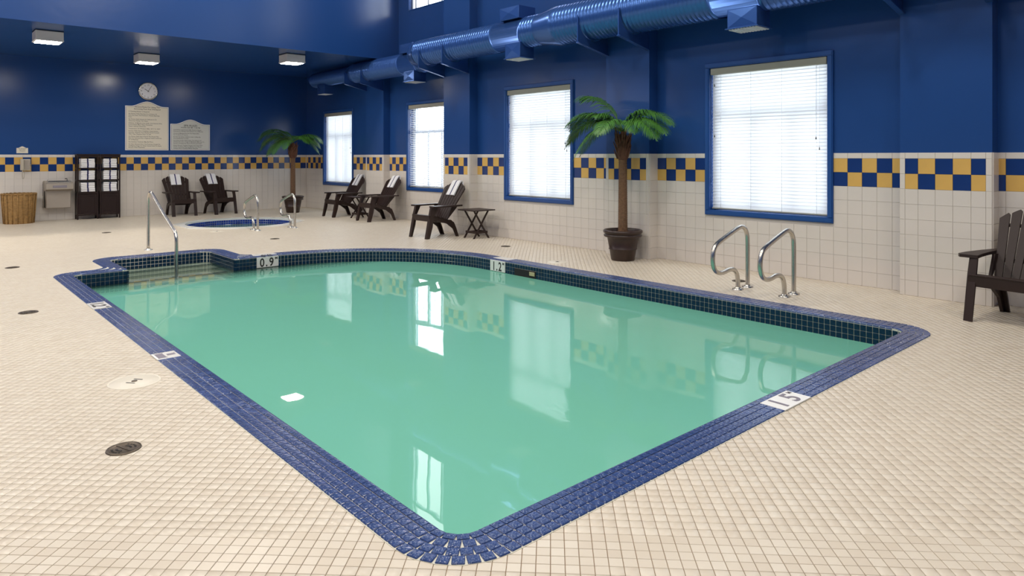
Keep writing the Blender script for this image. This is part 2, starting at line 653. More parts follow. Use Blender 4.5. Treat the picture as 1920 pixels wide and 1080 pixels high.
tiles = []
R_ = 20
ii, jj = np.meshgrid(np.arange(-420, 420), np.arange(-60, 560))
uu = (ii.ravel() + .5) * P
vv = (jj.ravel() + .5) * P
xx = uu * c45 + vv * c45
yy = -uu * c45 + vv * c45
tt = .6664 * xx + .7458 * yy
rr = .7458 * xx - .6664 * yy
ok = (xx > -1.74) & (xx < 8.52) & (yy < 18.17) & (yy > .16) & ~((xx > 7.9) & (yy < 9.9))
xx, yy, tt, rr = xx[ok], yy[ok], tt[ok], rr[ok]
keep = np.array([clear_of_pool(a, b) for a, b in zip(xx.tolist(), yy.tolist())])
xx, yy, tt, rr = xx[keep], yy[keep], tt[keep], rr[keep]
seen = (tt > 1.5) & (np.abs(rr / np.maximum(tt, .1)) < .735) & ((CAMH / np.maximum(tt, .1)) < .605)
order = np.argsort(np.where(seen, tt, tt + 100))
near, far = order[:300], order[300:]
fdat = ft.data('floor_tile', M['floor'])
# the piece's tone comes from its place in the grid, so near tiles carry the floor's coordinates through their own data
for i in near:
    o = mesh_obj('floor_tile', fdat, floor_o, (float(xx[i]), float(yy[i]), 0))
fc = M['floor'].copy(); fc.name = 'cream_floor_tile_single'
oi = fc.node_tree.nodes.new('ShaderNodeObjectInfo')
for n_ in list(fc.node_tree.nodes):
    if n_.bl_idname == 'ShaderNodeTexWhiteNoise':
        for l_ in list(fc.node_tree.links):
            if l_.from_node == n_:
                to = l_.to_socket
                fc.node_tree.links.remove(l_)
                fc.node_tree.links.new(oi.outputs['Random'], to)
fdat.materials.clear(); fdat.materials.append(fc)
base = np.array(vs)
nf = len(far)
V = (base[None, :, :] + np.stack([xx[far], yy[far], np.zeros(nf)], 1)[:, None, :]).reshape(-1, 3)
F0 = np.array(ft.f)
F = (F0[None] + (np.arange(nf) * 12)[:, None, None]).reshape(-1, 4)
me = bpy.data.meshes.new('floor_tile')
me.vertices.add(len(V)); me.vertices.foreach_set('co', V.astype(np.float32).ravel())
me.loops.add(F.size); me.loops.foreach_set('vertex_index', F.ravel().astype(np.int32))
me.polygons.add(len(F)); me.polygons.foreach_set('loop_start', (np.arange(len(F)) * 4).astype(np.int32))
me.update(calc_edges=True)
me.materials.append(M['floor'])
o = mesh_obj('floor_tile', me, floor_o); o['kind'] = 'stuff'
# the strip of floor outside the built tiles (left of and behind the camera)
b = MB(); b.add([(X0, Y0, -.002), (X1, Y0, -.002), (X1, 0.2, -.002), (X0, 0.2, -.002)], [(0, 1, 2, 3)])
b.add([(X0, .2, -.002), (-1.7, .2, -.002), (-1.7, Y1, -.002), (X0, Y1, -.002)], [(0, 1, 2, 3)])
o = b.build('floor_tile', M['floor_far'], floor_o); o['kind'] = 'stuff'

WX, WX2 = 7.875, 8.50      # window wall: near stretch and the stretch set back
YB = 18.15                 # back wall
CAP, CH1, CH0 = 1.456, 1.396, 1.086
PT = .1535


def rect_grid_wall(axis, fixed, thick, a0, a1, z0, z1, holes, name, m, parent=None):
    """wall slab facing the room with rectangular openings (a0,a1,z0,z1)"""
    As = sorted({a0, a1, *[h[0] for h in holes], *[h[1] for h in holes]})
    Zs = sorted({z0, z1, *[h[2] for h in holes], *[h[3] for h in holes]})
    b = MB()
    for i in range(len(As) - 1):
        for j in range(len(Zs) - 1):
            ca, cz = (As[i] + As[i + 1]) / 2, (Zs[j] + Zs[j + 1]) / 2
            if any(h[0] < ca < h[1] and h[2] < cz < h[3] for h in holes): continue
            if axis == 'x':
                b.box(fixed, fixed + thick, As[i], As[i + 1], Zs[j], Zs[j + 1])
            else:
                b.box(As[i], As[i + 1], fixed, fixed + thick, Zs[j], Zs[j + 1])
    return b.build(name, m, parent)


WZ0, WZ1 = .66, 2.625
WINS = [(3.35, 5.0, WX), (7.35, 9.0, WX), (11.40, 13.05, WX2), (15.47, 17.12, WX2)]     # outer edge of the blue trim
TW = .065
UP0, UP1 = 4.69, 6.75


def holes_for(lst, upper):
    h = [(a + TW, b_ - TW, WZ0 + TW, WZ1 - TW) for a, b_ in lst]
    h += [(a + TW, b_ - TW, UP0, UP1) for a, b_ in upper]
    return h


wall_r = rect_grid_wall('x', WX, .25, Y0, 10.0, 0, ZC, holes_for([(3.35, 5.0), (7.35, 9.0)], [(-.65, 1.0), (3.35, 5.0), (7.35, 9.0)]), 'wall_right', M['blue'])
tag(wall_r, 'royal blue window wall beside the pool, near stretch above cream tiles', 'wall', kind='structure')
wall_r2 = rect_grid_wall('x', WX2, .25, 10.0, Y1, 0, ZC, holes_for([(11.40, 13.05), (15.47, 17.12)], [(11.40, 13.05)]), 'wall_right', M['blue'])
tag(wall_r2, 'royal blue window wall, far stretch set back beyond the second pillar', 'wall', kind='structure')
b = MB().box(X0, WX2, YB, YB + .25, 0, ZC)
wall_b = b.build('wall_back', M['blue'])
tag(wall_b, 'royal blue back wall with clock and rule signs above cream tiles', 'wall', kind='structure')
b = MB().box(X0 - .2, X0, Y0, Y1, 0, ZC)
tag(b.build('wall_left', M['blue']), 'blue wall on the left side of the hall', 'wall', kind='structure')
b = MB().box(X0 - .2, X1, Y0 - .2, Y0, 0, ZC)
tag(b.build('wall_front', M['blue']), 'blue wall behind the camera', 'wall', kind='structure')
b = MB().box(X0 - .2, X1, Y0 - .2, Y1 + .2, ZC, ZC + .2)
tag(b.build('ceiling', M['ceil']), 'high ceiling over the pool', 'ceiling', kind='structure')
b = MB().box(X0, WX2, 13.4, YB, 3.60, ZC)
tag(b.build('ceiling', M['blue']), 'lowered blue ceiling over the hot tub with tall blue front face', 'ceiling', kind='structure')

# pillars: (right edge, left edge, face x, back x)
PIL = [(1.80, 2.60, 7.69, WX, 'blue pillar nearest the camera beside the brown chair at the right edge'),
       (5.77, 6.54, 7.69, WX, 'blue pillar behind the large potted palm'),
       (9.76, 10.55, 7.69, WX2 + .05, 'blue pillar behind the chair with the folding side table'),
       (13.78, 14.57, 8.33, WX2, 'blue pillar between the two far chairs by the windows')]
pillars = []
for a, b_, fx, bx, lab in PIL:
    o = MB().box(fx, bx, a, b_, 0, ZC).build('pillar', M['blue'])
    tag(o, lab, 'pillar', kind='structure')
    pillars.append(o)


def wt_mb(w_, h_, axis):
    """wall tile centred on origin, face standing .007 proud (towards -x or -y)"""
    b = MB()
    j = .0008
    a, h = w_ / 2 - j, h_ / 2 - j
    c = .0014
    vs = []
    for q, dd in ((0, 0), (0, -.0055), (c, -.0075)):
        for sa, sz in ((-1, -1), (1, -1), (1, 1), (-1, 1)):
            p, z = sa * (a - q), sz * (h - q)
            vs.append((dd, -p, z) if axis == 'x' else (p, dd, z))
    b.add(vs, [(8, 9, 10, 11)] + [(4 + i, 4 + (i + 1) % 4, 8 + (i + 1) % 4, 8 + i) for i in range(4)] + [(i, (i + 1) % 4, 4 + (i + 1) % 4, 4 + i) for i in range(4)])
    return b


def lay_wall(parent, axis, fixed, cols, skip=lambda a, z: False, limit=300):
    """cols: list of (a0, a1, colour of the upper checker or 'w' or None)"""
    W, Yl, Bl = [], [], []
    shapes = {}

    def put(lst, a0, a1, z0, z1):
        w_, h_ = round(a1 - a0, 4), round(z1 - z0, 4)
        if w_ < .012: return
        key = (w_, h_)
        if key not in shapes: shapes[key] = wt_mb(w_, h_, axis)
        a, z = (a0 + a1) / 2, (z0 + z1) / 2
        if skip(a, z): return
        lst.append(((fixed, a, z) if axis == 'x' else (a, fixed, z), 0, key))
    zr = CH0 / 7
    for a0, a1, c in cols:
        for i in range(7):
            put(W, a0, a1, i * zr, (i + 1) * zr)
        put(W, a0, a1, CH1, CAP)
        mid = (CH0 + CH1) / 2
        if c == 'w':
            put(W, a0, a1, CH0, mid); put(W, a0, a1, mid, CH1)
        else:
            u, l = (Bl, Yl) if c == 'b' else (Yl, Bl)
            put(u, a0, a1, mid, CH1); put(l, a0, a1, CH0, mid)
    for lst, m in ((W, M['wt']), (Yl, M['ty']), (Bl, M['tb'])):
        if lst:
            ks = {p[2] for p in lst}
            nm = {M['wt']: 'cream_tile', M['ty']: 'yellow_tile', M['tb']: 'blue_tile'}[m]
            spread(lst, nm, {k: shapes[k] for k in ks}, m, parent, limit)
    return


def backing(parent, axis, fixed, a0, a1, gaps):
    """mortar bed that carries the tiles"""
    b = MB()
    As = sorted({a0, a1, *[x for g in gaps for x in g]})
    for i in range(len(As) - 1):
        c = (As[i] + As[i + 1]) / 2
        top = CAP
        if any(g[0] < c < g[1] for g in gaps): top = WZ0
        if axis == 'x': b.box(fixed - .002, fixed, As[i], As[i + 1], 0, top)
        else: b.box(As[i], As[i + 1], fixed - .002, fixed, 0, top)
    b.build('mortar_bed', M['grout_w'], parent)


def bay_cols(lo, hi, w0, w1, lo_first, hi_first):
    """tile columns of one bay, counted outwards from both window edges"""
    cols = []
    flip = {'b': 'y', 'y': 'b'}
    c, a = lo_first, w0
    while a > lo + .01:
        n_ = max(a - PT, lo); cols.append((n_, a, c)); c = flip[c]; a = n_
    c, a = hi_first, w1
    while a < hi - .01:
        n_ = min(a + PT, hi); cols.append((a, n_, c)); c = flip[c]; a = n_
    a = w0
    while a < w1 - .01:
        n_ = min(a + PT, w1); cols.append((a, n_, 'w')); a = n_
    return cols


def skipwin(wins):
    return lambda a, z: z > WZ0 - .05 and any(w0 < a < w1 for w0, w1 in wins)


backing(wall_r, 'x', WX, Y0, 9.76, [(3.35, 5.0), (7.35, 9.0)])
cols = bay_cols(2.60, 5.77, 3.35, 5.0, 'y', 'b') + bay_cols(6.54, 9.76, 7.35, 9.0, 'y', 'b')
a, c = 1.80, 'y'
cols.append((1.733, 1.80, 'y'))
a, c = 1.733, 'b'
while a > Y0 + .1:
    cols.append((a - PT, a, c)); a -= PT; c = 'y' if c == 'b' else 'b'
# right of the large window the row under the trim is cut level with the sill
lay_wall(wall_r, 'x', WX - .002, cols, skipwin([(3.35, 5.0), (7.35, 9.0)]))
backing(wall_r2, 'x', WX2, 10.55, YB, [(11.40, 13.05), (15.47, 17.12)])
cols = bay_cols(10.55, 13.78, 11.40, 13.05, 'b', 'y') + bay_cols(14.57, YB - .01, 15.47, 17.12, 'y', 'y')
lay_wall(wall_r2, 'x', WX2 - .002, cols, skipwin([(11.40, 13.05), (15.47, 17.12)]))
backing(wall_b, 'y', YB, X0, WX2, [])
cols = []
for k in range(-12, 44):
    cols.append((1.674 + .1544 * k, 1.674 + .1544 * (k + 1), 'b' if k % 2 == 0 else 'y'))
cols.append((1.674 + .1544 * 44, WX2 - .012, 'w'))
lay_wall(wall_b, 'y', YB - .002, cols)
for (a, b_, fx, bx, lab), po in zip(PIL, pillars):
    backing(po, 'x', fx, a, b_, [])
    cw = (b_ - a - .1 - 3 * PT) / 2
    cs = [(a, a + .05, 'w')]
    q = a + .05
    for wd, c in ((cw, 'b'), (PT, 'y'), (PT, 'b'), (PT, 'y'), (cw, 'b')):
        cs.append((q, q + wd, c)); q += wd
    cs.append((q, b_, 'w'))
    lay_wall(po, 'x', fx - .002, cs)
    # return face towards the camera side
    lo_z = 0
    rb = MB()
    rb.box(fx - .002, min(bx, fx + .2), a - .004, a, 0, CAP)
    rb.build('mortar_bed', M['grout_w'], po)
    for i in range(7):
        t_ = wt_mb(min(bx, fx + .19) - fx - .008, CH0 / 7, 'y')
        mesh_obj('cream_tile', t_.data('cream_tile', M['wt']), po, ((fx + min(bx, fx + .19)) / 2 - .002, a - .004, (i + .5) * CH0 / 7))
    t_ = wt_mb(min(bx, fx + .19) - fx - .008, CAP - CH0, 'y')
    mesh_obj('cream_tile', t_.data('cream_tile', M['wt']), po, ((fx + min(bx, fx + .19)) / 2 - .002, a - .004, (CAP + CH0) / 2))

# ------------------------------------------------------------------ windows and blinds
WLAB = ['largest window, nearest, behind the pool ladder rails', 'second window from the right, left of the large palm',
        'third window, partly hidden by the pillar behind the chair', 'far window near the room corner by the small palm']
BLAB = ['white slatted blind in the nearest window behind the ladder rails', 'white slatted blind in the window left of the large palm',
        'white slatted blind in the window partly hidden by a pillar', 'white slatted blind in the farthest window beside the corner palm']


def pane(x, y0, y1, z0, z1):
    # one thin sheet of glass facing the room
    return MB().add([(x, y1, z0), (x, y0, z0), (x, y0, z1), (x, y1, z1)], [(0, 1, 2, 3)])


for wi, (a, b_, fx) in enumerate(WINS):
    root = empty('window_%d' % (wi + 1), (fx, (a + b_) / 2, WZ0))
    tag(root, WLAB[wi], 'window', kind='structure')
    hw, ht = (b_ - a) / 2, WZ1 - WZ0
    # blue trim
    f = MB()
    for (y0, y1, z0, z1) in ((-hw, hw, 0, TW), (-hw, hw, ht - TW, ht), (-hw, -hw + TW, TW, ht - TW), (hw - TW, hw, TW, ht - TW)):
        f.cbox(-.028, .004, y0, y1, z0, z1, .004)
        f.box(-.034, -.026, y0 + .012, y1 - .012, z0 + .012, z1 - .012) if y1 - y0 > .1 else f.box(-.034, -.026, y0 + .012, y1 - .012, z0, z1)
    f.build('window_trim', M['frame'], root)
    iw, i0, i1 = hw - TW, TW, ht - TW
    gx = .15
    f = MB()
    e = .045
    for (y0, y1, z0, z1) in ((-iw, iw, i0, i0 + e), (-iw, iw, i1 - e, i1), (-iw, -iw + e, i0, i1), (iw - e, iw, i0, i1)):
        f.cbox(gx - .03, gx + .03, y0, y1, z0, z1, .004)
    f.build('sash_frame', M['vinyl'], root)
    zt = 1.96 - WZ0
    for yy_ in (.70 - .0, .18, -.32):
        mm = MB().cbox(gx - .025, gx + .025, yy_ - .028, yy_ + .028, i0 + e, zt, .004)
        mm.build('mullion', M['vinyl'], root)
    mm = MB().cbox(gx - .028, gx + .028, -iw + e, iw - e, zt - .035, zt + .035, .004)
    mm.build('transom_bar', M['vinyl'], root)
    mm = MB().box(gx - .02, gx + .02, .672, .728, zt, i1 - e)
    mm.build('mullion', M['vinyl'], root)
    # panes: three below, one above
    edges = [-iw + e, -.32, .18, .70, iw - e]
    for k in range(4):
        pane(gx, edges[k], edges[k + 1], i0 + e, zt).build('pane', M['glass'], root)
    pane(gx, -iw + e, .70, zt, i1 - e).build('pane', M['glass'], root)
    pane(gx, .70, iw - e, zt, i1 - e).build('pane', M['glass'], root)
    # blind
    bl = empty('venetian_blind', (fx + .045, (a + b_) / 2, WZ0 + i0))
    tag(bl, BLAB[wi], 'blind', 'white slatted blinds in the four lower windows')
    H = i1 - i0
    w2 = iw - .012
    MB().cbox(-.062, .02, -w2, w2, H - .085, H - .003, .006).build('headrail', M['valance'], bl)
    sb = MB()
    n_ = 42
    top = H - .10
    bot = .050
    th = radians(24 if wi == 2 else 72)
    cw = .025
    prof = [(-cw, 0), (-cw / 2, .0026), (0, .0034), (cw / 2, .0026), (cw, 0)]
    pts = [(u * cos(th), u * sin(th) + z) for u, z in prof]
    vs_ = [(p[0], y, p[1]) for y in (-w2, w2) for p in pts]
    sb.add(vs_, [(i, i + 1, 5 + i + 1, 5 + i) for i in range(4)], True)
    sd = sb.data('slat', M['slat'])
    for k in range(n_):
        z = bot + (top - bot) * k / (n_ - 1)
        mesh_obj('slat', sd, bl, (0, 0, z))
    MB().cbox(-.024, .024, -w2, w2, .012, .030, .003).build('bottom_rail', M['valance'], bl)
    for yy_ in (-.62, -.2, .2, .62):
        MB().tube([(-.026, yy_, .02), (-.026, yy_, top + .02)], .0015, 5).build('ladder_cord', M['vinyl'], bl)
    # tassels
    for yy_, zz in ((.70, H - .22), (.70, .62 * H - .18), (-.62, .45 * H + .08), (-.66, .45 * H - .04)):
        MB().tube([(-.04, yy_, zz), (-.04, yy_, H - .09)], .0012, 5).build('pull_cord', M['vinyl'], bl)
        MB().lathe([(.001, .018), (.004, .014), (.007, -.014), (.001, -.018)], 8, (-.04, yy_, zz)).build('tassel', M['hole'], bl)

for wi, (a, b_, fx) in enumerate([(11.40, 13.05, WX2), (7.35, 9.0, WX), (3.35, 5.0, WX), (-.65, 1.0, WX)]):
    root = empty('window_%d' % (wi + 5), (fx, (a + b_) / 2, UP0))
    tag(root, ['bare upper window above the far windows at the top edge', 'upper window above the window left of the palm',
               'upper window above the largest window', 'upper window beyond the right edge'][wi], 'window', kind='structure')
    iw, H = (b_ - a) / 2 - TW, UP1 - UP0
    f = MB()
    gx, e = .12, .04
    for (y0, y1, z0, z1) in ((-iw, iw, 0, e), (-iw, iw, H - e, H), (-iw, -iw + e, 0, H), (iw - e, iw, 0, H)):
        f.cbox(gx - .03, gx + .03, y0, y1, z0, z1, .004)
    f.build('sash_frame', M['vinyl'], root)
    zt = 1.30
    for yy_ in (.62, .14, -.36):
        MB().cbox(gx - .025, gx + .025, yy_ - .024, yy_ + .024, e, zt, .004).build('mullion', M['vinyl'], root)
    MB().cbox(gx - .028, gx + .028, -iw + e, iw - e, zt - .03, zt + .03, .004).build('transom_bar', M['vinyl'], root)
    MB().cbox(gx - .025, gx + .025, .596, .644, zt, H - e, .004).build('mullion', M['vinyl'], root)
    edges = [-iw + e, -.36, .14, .62, iw - e]
    for k in range(4):
        pane(gx, edges[k], edges[k + 1], e, zt).build('pane', M['glass'], root)
    pane(gx, -iw + e, iw - e, zt, H - e).build('pane', M['glass'], root)
    MB().cbox(-.01, .12, -iw, iw, -.02, .0, .003).build('window_sill', M['frame'], root)

# ------------------------------------------------------------------ swimming pool
pool = empty('swimming_pool', (3.8, 5.8, 0))
tag(pool, 'large swimming pool with milky green water and blue tiled rim', 'pool')
PX, PY = 3.8, 5.8


def rel(p): return (p[0] - PX, p[1] - PY)


# shell
wallp = [rel(p) for p in poly(.004)]
b = MB()
n = len(wallp)
DEEP = -1.45
b.add([(x, y, z) for z in (-.006, -.45, DEEP) for x, y in wallp], [])
k0 = 0
for j in range(2):
    for i in range(n):
        q = (i + 1) % n
        b.f.append([j * n + i, (j + 1) * n + i, (j + 1) * n + q, j * n + q]); b.sm.append(False)
tri = tessellate_polygon([[Vector((x, y, 0)) for x, y in wallp]])
for t in tri:
    b.f.append([2 * n + i for i in t]); b.sm.append(False)
b.build('pool_shell', M['plaster'], pool)
# grout band behind the waterline tiles
b = MB()
gp = [rel(p) for p in poly(.002)]
n = len(gp)
b.add([(x, y, z) for z in (-.004, -.32) for x, y in gp], [(i, n + i, n + (i + 1) % n, (i + 1) % n) for i in range(n)])
b.build('tile_bed', M['grout_p'], pool)
# coping bed
outer = [rel(p) for p in poly(.205)]
inner = [rel(p) for p in poly(.018)]
bed = plane_with_holes(outer, [inner], .0015, 'coping_bed', M['grout_p'], pool)
b = MB(); n = len(outer)
b.add([(x, y, z) for z in (.0015, -.01) for x, y in outer], [(i, n + i, n + (i + 1) % n, (i + 1) % n) for i in range(n)])
b.build('coping_bed', M['grout_p'], pool)

# places kept free for the marker tiles and skimmer, in the order they are used
MARK_TOP = [(1.33, 1.485, 7.30, 7.61), (1.33, 1.485, 5.18, 5.35), (3.67, 3.985, 1.80, 1.98),
            (3.755, 4.07, 9.66, 9.86), (6.16, 6.36, 6.98, 7.29)]


def in_rects(x, y, rs): return any(a < x < b_ and c < y < d for a, b_, c, d in rs)


ct = MB()
h = .0237
ct.cbox(-h, h, -h, h, -.004, .0045, .0028)
ci = MB()          # inner row with a rounded nose
prof = [(h, -.004), (h, .0045), (-.008, .0045), (-.017, .0015), (-.0225, -.0055), (-.0250, -.016), (-.018, -.016), (-.012, -.004)]
# the nose points to the water: local +y is left of travel = inside
ci.prism([(-p[0], p[1]) for p in prof], 'x', -h, h)
pieces = []
for row in range(4):
    d = .025 + .0505 * row
    for x, y, a in places(d):
        if row > 0 and in_rects(x, y, MARK_TOP): continue
        if row == 0 and False: continue
        pieces.append(((x - PX, y - PY, .002), a, 'n' if row == 0 else 't'))


def spread_rel(pieces, name, shared, m, parent, limit, off):
    rk = sorted(pieces, key=lambda p: -view_size(p[0][0] + off[0], p[0][1] + off[1], p[0][2]))
    first = [p for p in rk[:limit] if view_size(p[0][0] + off[0], p[0][1] + off[1], p[0][2]) > 0]
    datas = {k: b.data(name, m) for k, b in shared.items()}
    for loc, rz, k in first:
        o = mesh_obj(name, datas[k], parent, loc)
        o.rotation_euler = (0, 0, rz)
    rest = rk[len(first):]
    if rest: join(rest, name, shared, m, parent)


spread_rel(pieces, 'coping_tile', {'t': ct, 'n': ci}, M['cop'], pool, 300, (PX, PY))
# waterline tiles
SK = (6.38, 6.80)
wt_ = MB()
vs = []
h = .0232
for q, dd in ((0, 0), (0, .0035), (.002, .005)):
    for sa, sz in ((-1, -1), (1, -1), (1, 1), (-1, 1)):
        vs.append((sa * (h - q), dd, sz * (h - q)))
wt_.add(vs, [(8, 9, 10, 11)] + [(4 + i, 4 + (i + 1) % 4, 8 + (i + 1) % 4, 8 + i) for i in range(4)])
wt_.f = [f[::-1] for f in wt_.f]
pieces = []
for x, y, a in places(.002):
    for r_ in range(6):
        z = -.018 - .0505 * (r_ + .5)
        if 3.755 < x < 4.07 and y > 9.4 and r_ < 3: continue
        if 6.98 < y < 7.29 and x > 6 and r_ < 3: continue
        if SK[0] < y < SK[1] and x > 6 and 1 <= r_ < 4: continue
        if y > 10.5 and 2.2 < x < 3.4 and r_ > 3: continue
        pieces.append(((x - PX, y - PY, z), a, 't'))
# only tiles whose face is towards the camera side can be picked out: rank those first
front = [p for p in pieces if (p[0][0] + PX > 5.2 or p[0][1] + PY > 8.4) and p[0][2] > -.17]
back = [p for p in pieces if p not in front] if len(pieces) < 200 else None
fs_ = set(id(p) for p in front)
back = [p for p in pieces if id(p) not in fs_]
spread_rel(front, 'waterline_tile', {'t': wt_}, M['wl'], pool, 300, (PX, PY))
join(back, 'waterline_tile', {'t': wt_}, M['wl'], pool)
# skimmer mouth
b = MB()
b.box(6.125 - PX, 6.40 - PX, SK[0] - PY, SK[1] - PY, -.24, -.235)
b.box(6.40 - PX, 6.41 - PX, SK[0] - PY, SK[1] - PY, -.24, -.07)
b.box(6.125 - PX, 6.40 - PX, SK[0] - PY, SK[1] - PY, -.075, -.07)
b.build('skimmer_mouth', M['hole'], pool)
MB().box(6.114 - PX, 6.121 - PX, SK[0] + .005 - PY, SK[1] - .005 - PY, -.22, -.072).build('skimmer_opening', M['hole'], pool)
MB().cbox(6.105 - PX, 6.114 - PX, SK[0] + .02 - PY, SK[0] + .12 - PY, -.135, -.085, .003).build('skimmer_weir', M['skim'], pool)

# entry steps in the notch
SY = [(10.50, -.172), (10.22, -.325), (9.94, -.48), (9.64, -.635)]
for i, (y, z) in enumerate(SY):
    y1_ = 10.72
    MB().cbox(2.135 - PX, 3.455 - PX, y - PY, y1_ - PY, z - .155 if i < 3 else DEEP, z, .006).build('pool_step', M['step'], pool)
    MB().cbox(2.135 - PX, 3.455 - PX, y - .004 - PY, y + .026 - PY, z - .022, z + .003, .004).build('step_nosing', M['nose'], pool)
# ladder treads in the side wall
for z in (-.20, -.46, -.72):
    MB().cbox(6.02 - PX, 6.125 - PX, 3.36 - PY, 3.80 - PY, z - .03, z, .008).build('ladder_tread', M['step'], pool)
# water
wp = [rel(p) for p in poly(.0)]
b = MB()
tri = tessellate_polygon([[Vector((x, y, 0)) for x, y in wp]])
b.add([(x, y, WZ) for x, y in wp], [])
vsx = [Vector((x, y, 0)) for x, y in wp]
for t in tri:
    a, b2, c = (vsx[i] for i in t)
    if (b2 - a).cross(c - a).z < 0: t = (t[2], t[1], t[0])
    b.f.append(list(t)); b.sm.append(False)
wo = b.build('water', M['water'], pool)
wo.cycles.is_caustics_caster = True
for o in pool.children:
    if o.name.startswith(('pool_step', 'step_nosing', 'pool_shell')): o.cycles.is_caustics_receiver = True
# shift shader band to pool's own coordinates
for n_ in M['water'].node_tree.nodes:
    if n_.bl_idname == 'ShaderNodeMapRange':
        n_.inputs[1].default_value = 8.9 - PY
        n_.inputs[2].default_value = 9.55 - PY

# depth markers
def marker(name, x0, x1, y0, y1, z, txt, up, small='M'):
    w_ = bpy.data.objects
    o = MB().cbox(x0 - PX, x1 - PX, y0 - PY, y1 - PY, z - .006, z, .002).build(name, M['marker'], pool)
    return o


def mat4(origin, xdir, ydir):
    x = Vector(xdir).normalized(); y = Vector(ydir).normalized(); zz = x.cross(y)
    m = Matrix((x, y, zz)).transposed().to_4x4()
    m.translation = Vector(origin)
    return m


def lay_text(s, size, origin, xdir, ydir, parent, m, name='lettering', align='CENTER', sx=1.0, spacing=1.0, bold=None):
    if bold is None: bold = .019 if size > .1 else .004
    return text_mesh([s] if isinstance(s, str) else s, size, spacing, m, name, parent, mat4(origin, xdir, ydir) @ Matrix.Diagonal((sx, 1, 1, 1)), align, bold=bold)


zt_ = .0085
o = marker('depth_marker', 1.33, 1.485, 7.30, 7.61, zt_, '', None)
o['label'] = 'white depth marker reading 1.2 on the left rim'
lay_text('1.2', .155, (1.352 - PX, 7.475 - PY, zt_ + .001), (0, -1, 0), (1, 0, 0), o, M['ink'], sx=1.05)
lay_text('M', .045, (1.44 - PX, 7.325 - PY, zt_ + .001), (0, -1, 0), (1, 0, 0), o, M['ink'])
o = marker('warning_marker', 1.33, 1.485, 5.18, 5.35, zt_, '', None)
o['label'] = 'white marker tile with two worn grey pictograms on the left rim'
MB().box(1.345 - PX, 1.398 - PX, 5.20 - PY, 5.33 - PY, zt_, zt_ + .0008).build('pictogram', M['inkb'], o)
MB().box(1.415 - PX, 1.468 - PX, 5.245 - PY, 5.29 - PY, zt_, zt_ + .0008).build('pictogram', M['inkb'], o)
for (qx, qy) in ((1.345, 5.20), (1.345, 5.33), (1.40, 5.20), (1.40, 5.33), (1.47, 5.30), (1.415, 5.25)):
    MB().disc(.004, zt_ + .0015, 8, (qx - PX, qy - PY)).build('screw', M['ink'], o)
o = marker('depth_marker', 3.67, 3.985, 1.826, 1.978, zt_, '', None)
o['label'] = 'white depth marker reading 1 5 on the near rim'
lay_text('1', .165, (3.745 - PX, 1.848 - PY, zt_ + .001), (1, 0, 0), (0, 1, 0), o, M['inkb'])
lay_text('5', .165, (3.885 - PX, 1.848 - PY, zt_ + .001), (1, 0, 0), (0, 1, 0), o, M['inkb'])
lay_text('M', .04, (3.955 - PX, 1.935 - PY, zt_ + .001), (1, 0, 0), (0, 1, 0), o, M['inkb'])
o = marker('depth_marker', 3.755, 4.07, 9.66, 9.80, zt_, '', None)
o['label'] = 'white rim marker above the 0.9 sign'
lay_text('0.9', .13, (3.90 - PX, 9.685 - PY, zt_ + .001), (-1, 0, 0), (0, -1, 0), o, M['ink'])
o = marker('depth_marker', 6.16, 6.31, 6.98, 7.29, zt_, '', None)
o['label'] = 'white rim marker above the 1.2 sign'
# upright markers on the pool wall
o = MB().cbox(3.755 - PX, 4.07 - PX, 9.606 - PY, 9.624 - PY, -.160, -.012, .002).build('depth_marker', M['marker'], pool)
o['label'] = 'white wall marker reading 0.9 M at the waterline by the steps'
yf = 9.6055 - PY
lay_text('0', .165, (3.83 - PX, yf, -.145), (1, 0, 0), (0, 0, 1), o, M['ink'], sx=.8)
lay_text('.', .165, (3.895 - PX, yf, -.145), (1, 0, 0), (0, 0, 1), o, M['ink'], sx=.8)
lay_text('9', .165, (3.965 - PX, yf, -.145), (1, 0, 0), (0, 0, 1), o, M['ink'], sx=.8)
lay_text('M', .055, (4.036 - PX, yf, -.060), (1, 0, 0), (0, 0, 1), o, M['ink'])
o = MB().cbox(6.106 - PX, 6.124 - PX, 6.98 - PY, 7.29 - PY, -.160, -.012, .002).build('depth_marker', M['marker'], pool)
o['label'] = 'white wall marker reading 1.2 M at the waterline by the skimmer'
xf = 6.1055 - PX
lay_text('1', .165, (xf, 7.21 - PY, -.145), (0, -1, 0), (0, 0, 1), o, M['ink'], sx=.8)
lay_text('.', .165, (xf, 7.145 - PY, -.145), (0, -1, 0), (0, 0, 1), o, M['ink'], sx=.8)
lay_text('2', .165, (xf, 7.08 - PY, -.145), (0, -1, 0), (0, 0, 1), o, M['ink'], sx=.8)
lay_text('M', .05, (xf, 7.012 - PY, -.060), (0, -1, 0), (0, 0, 1), o, M['ink'])

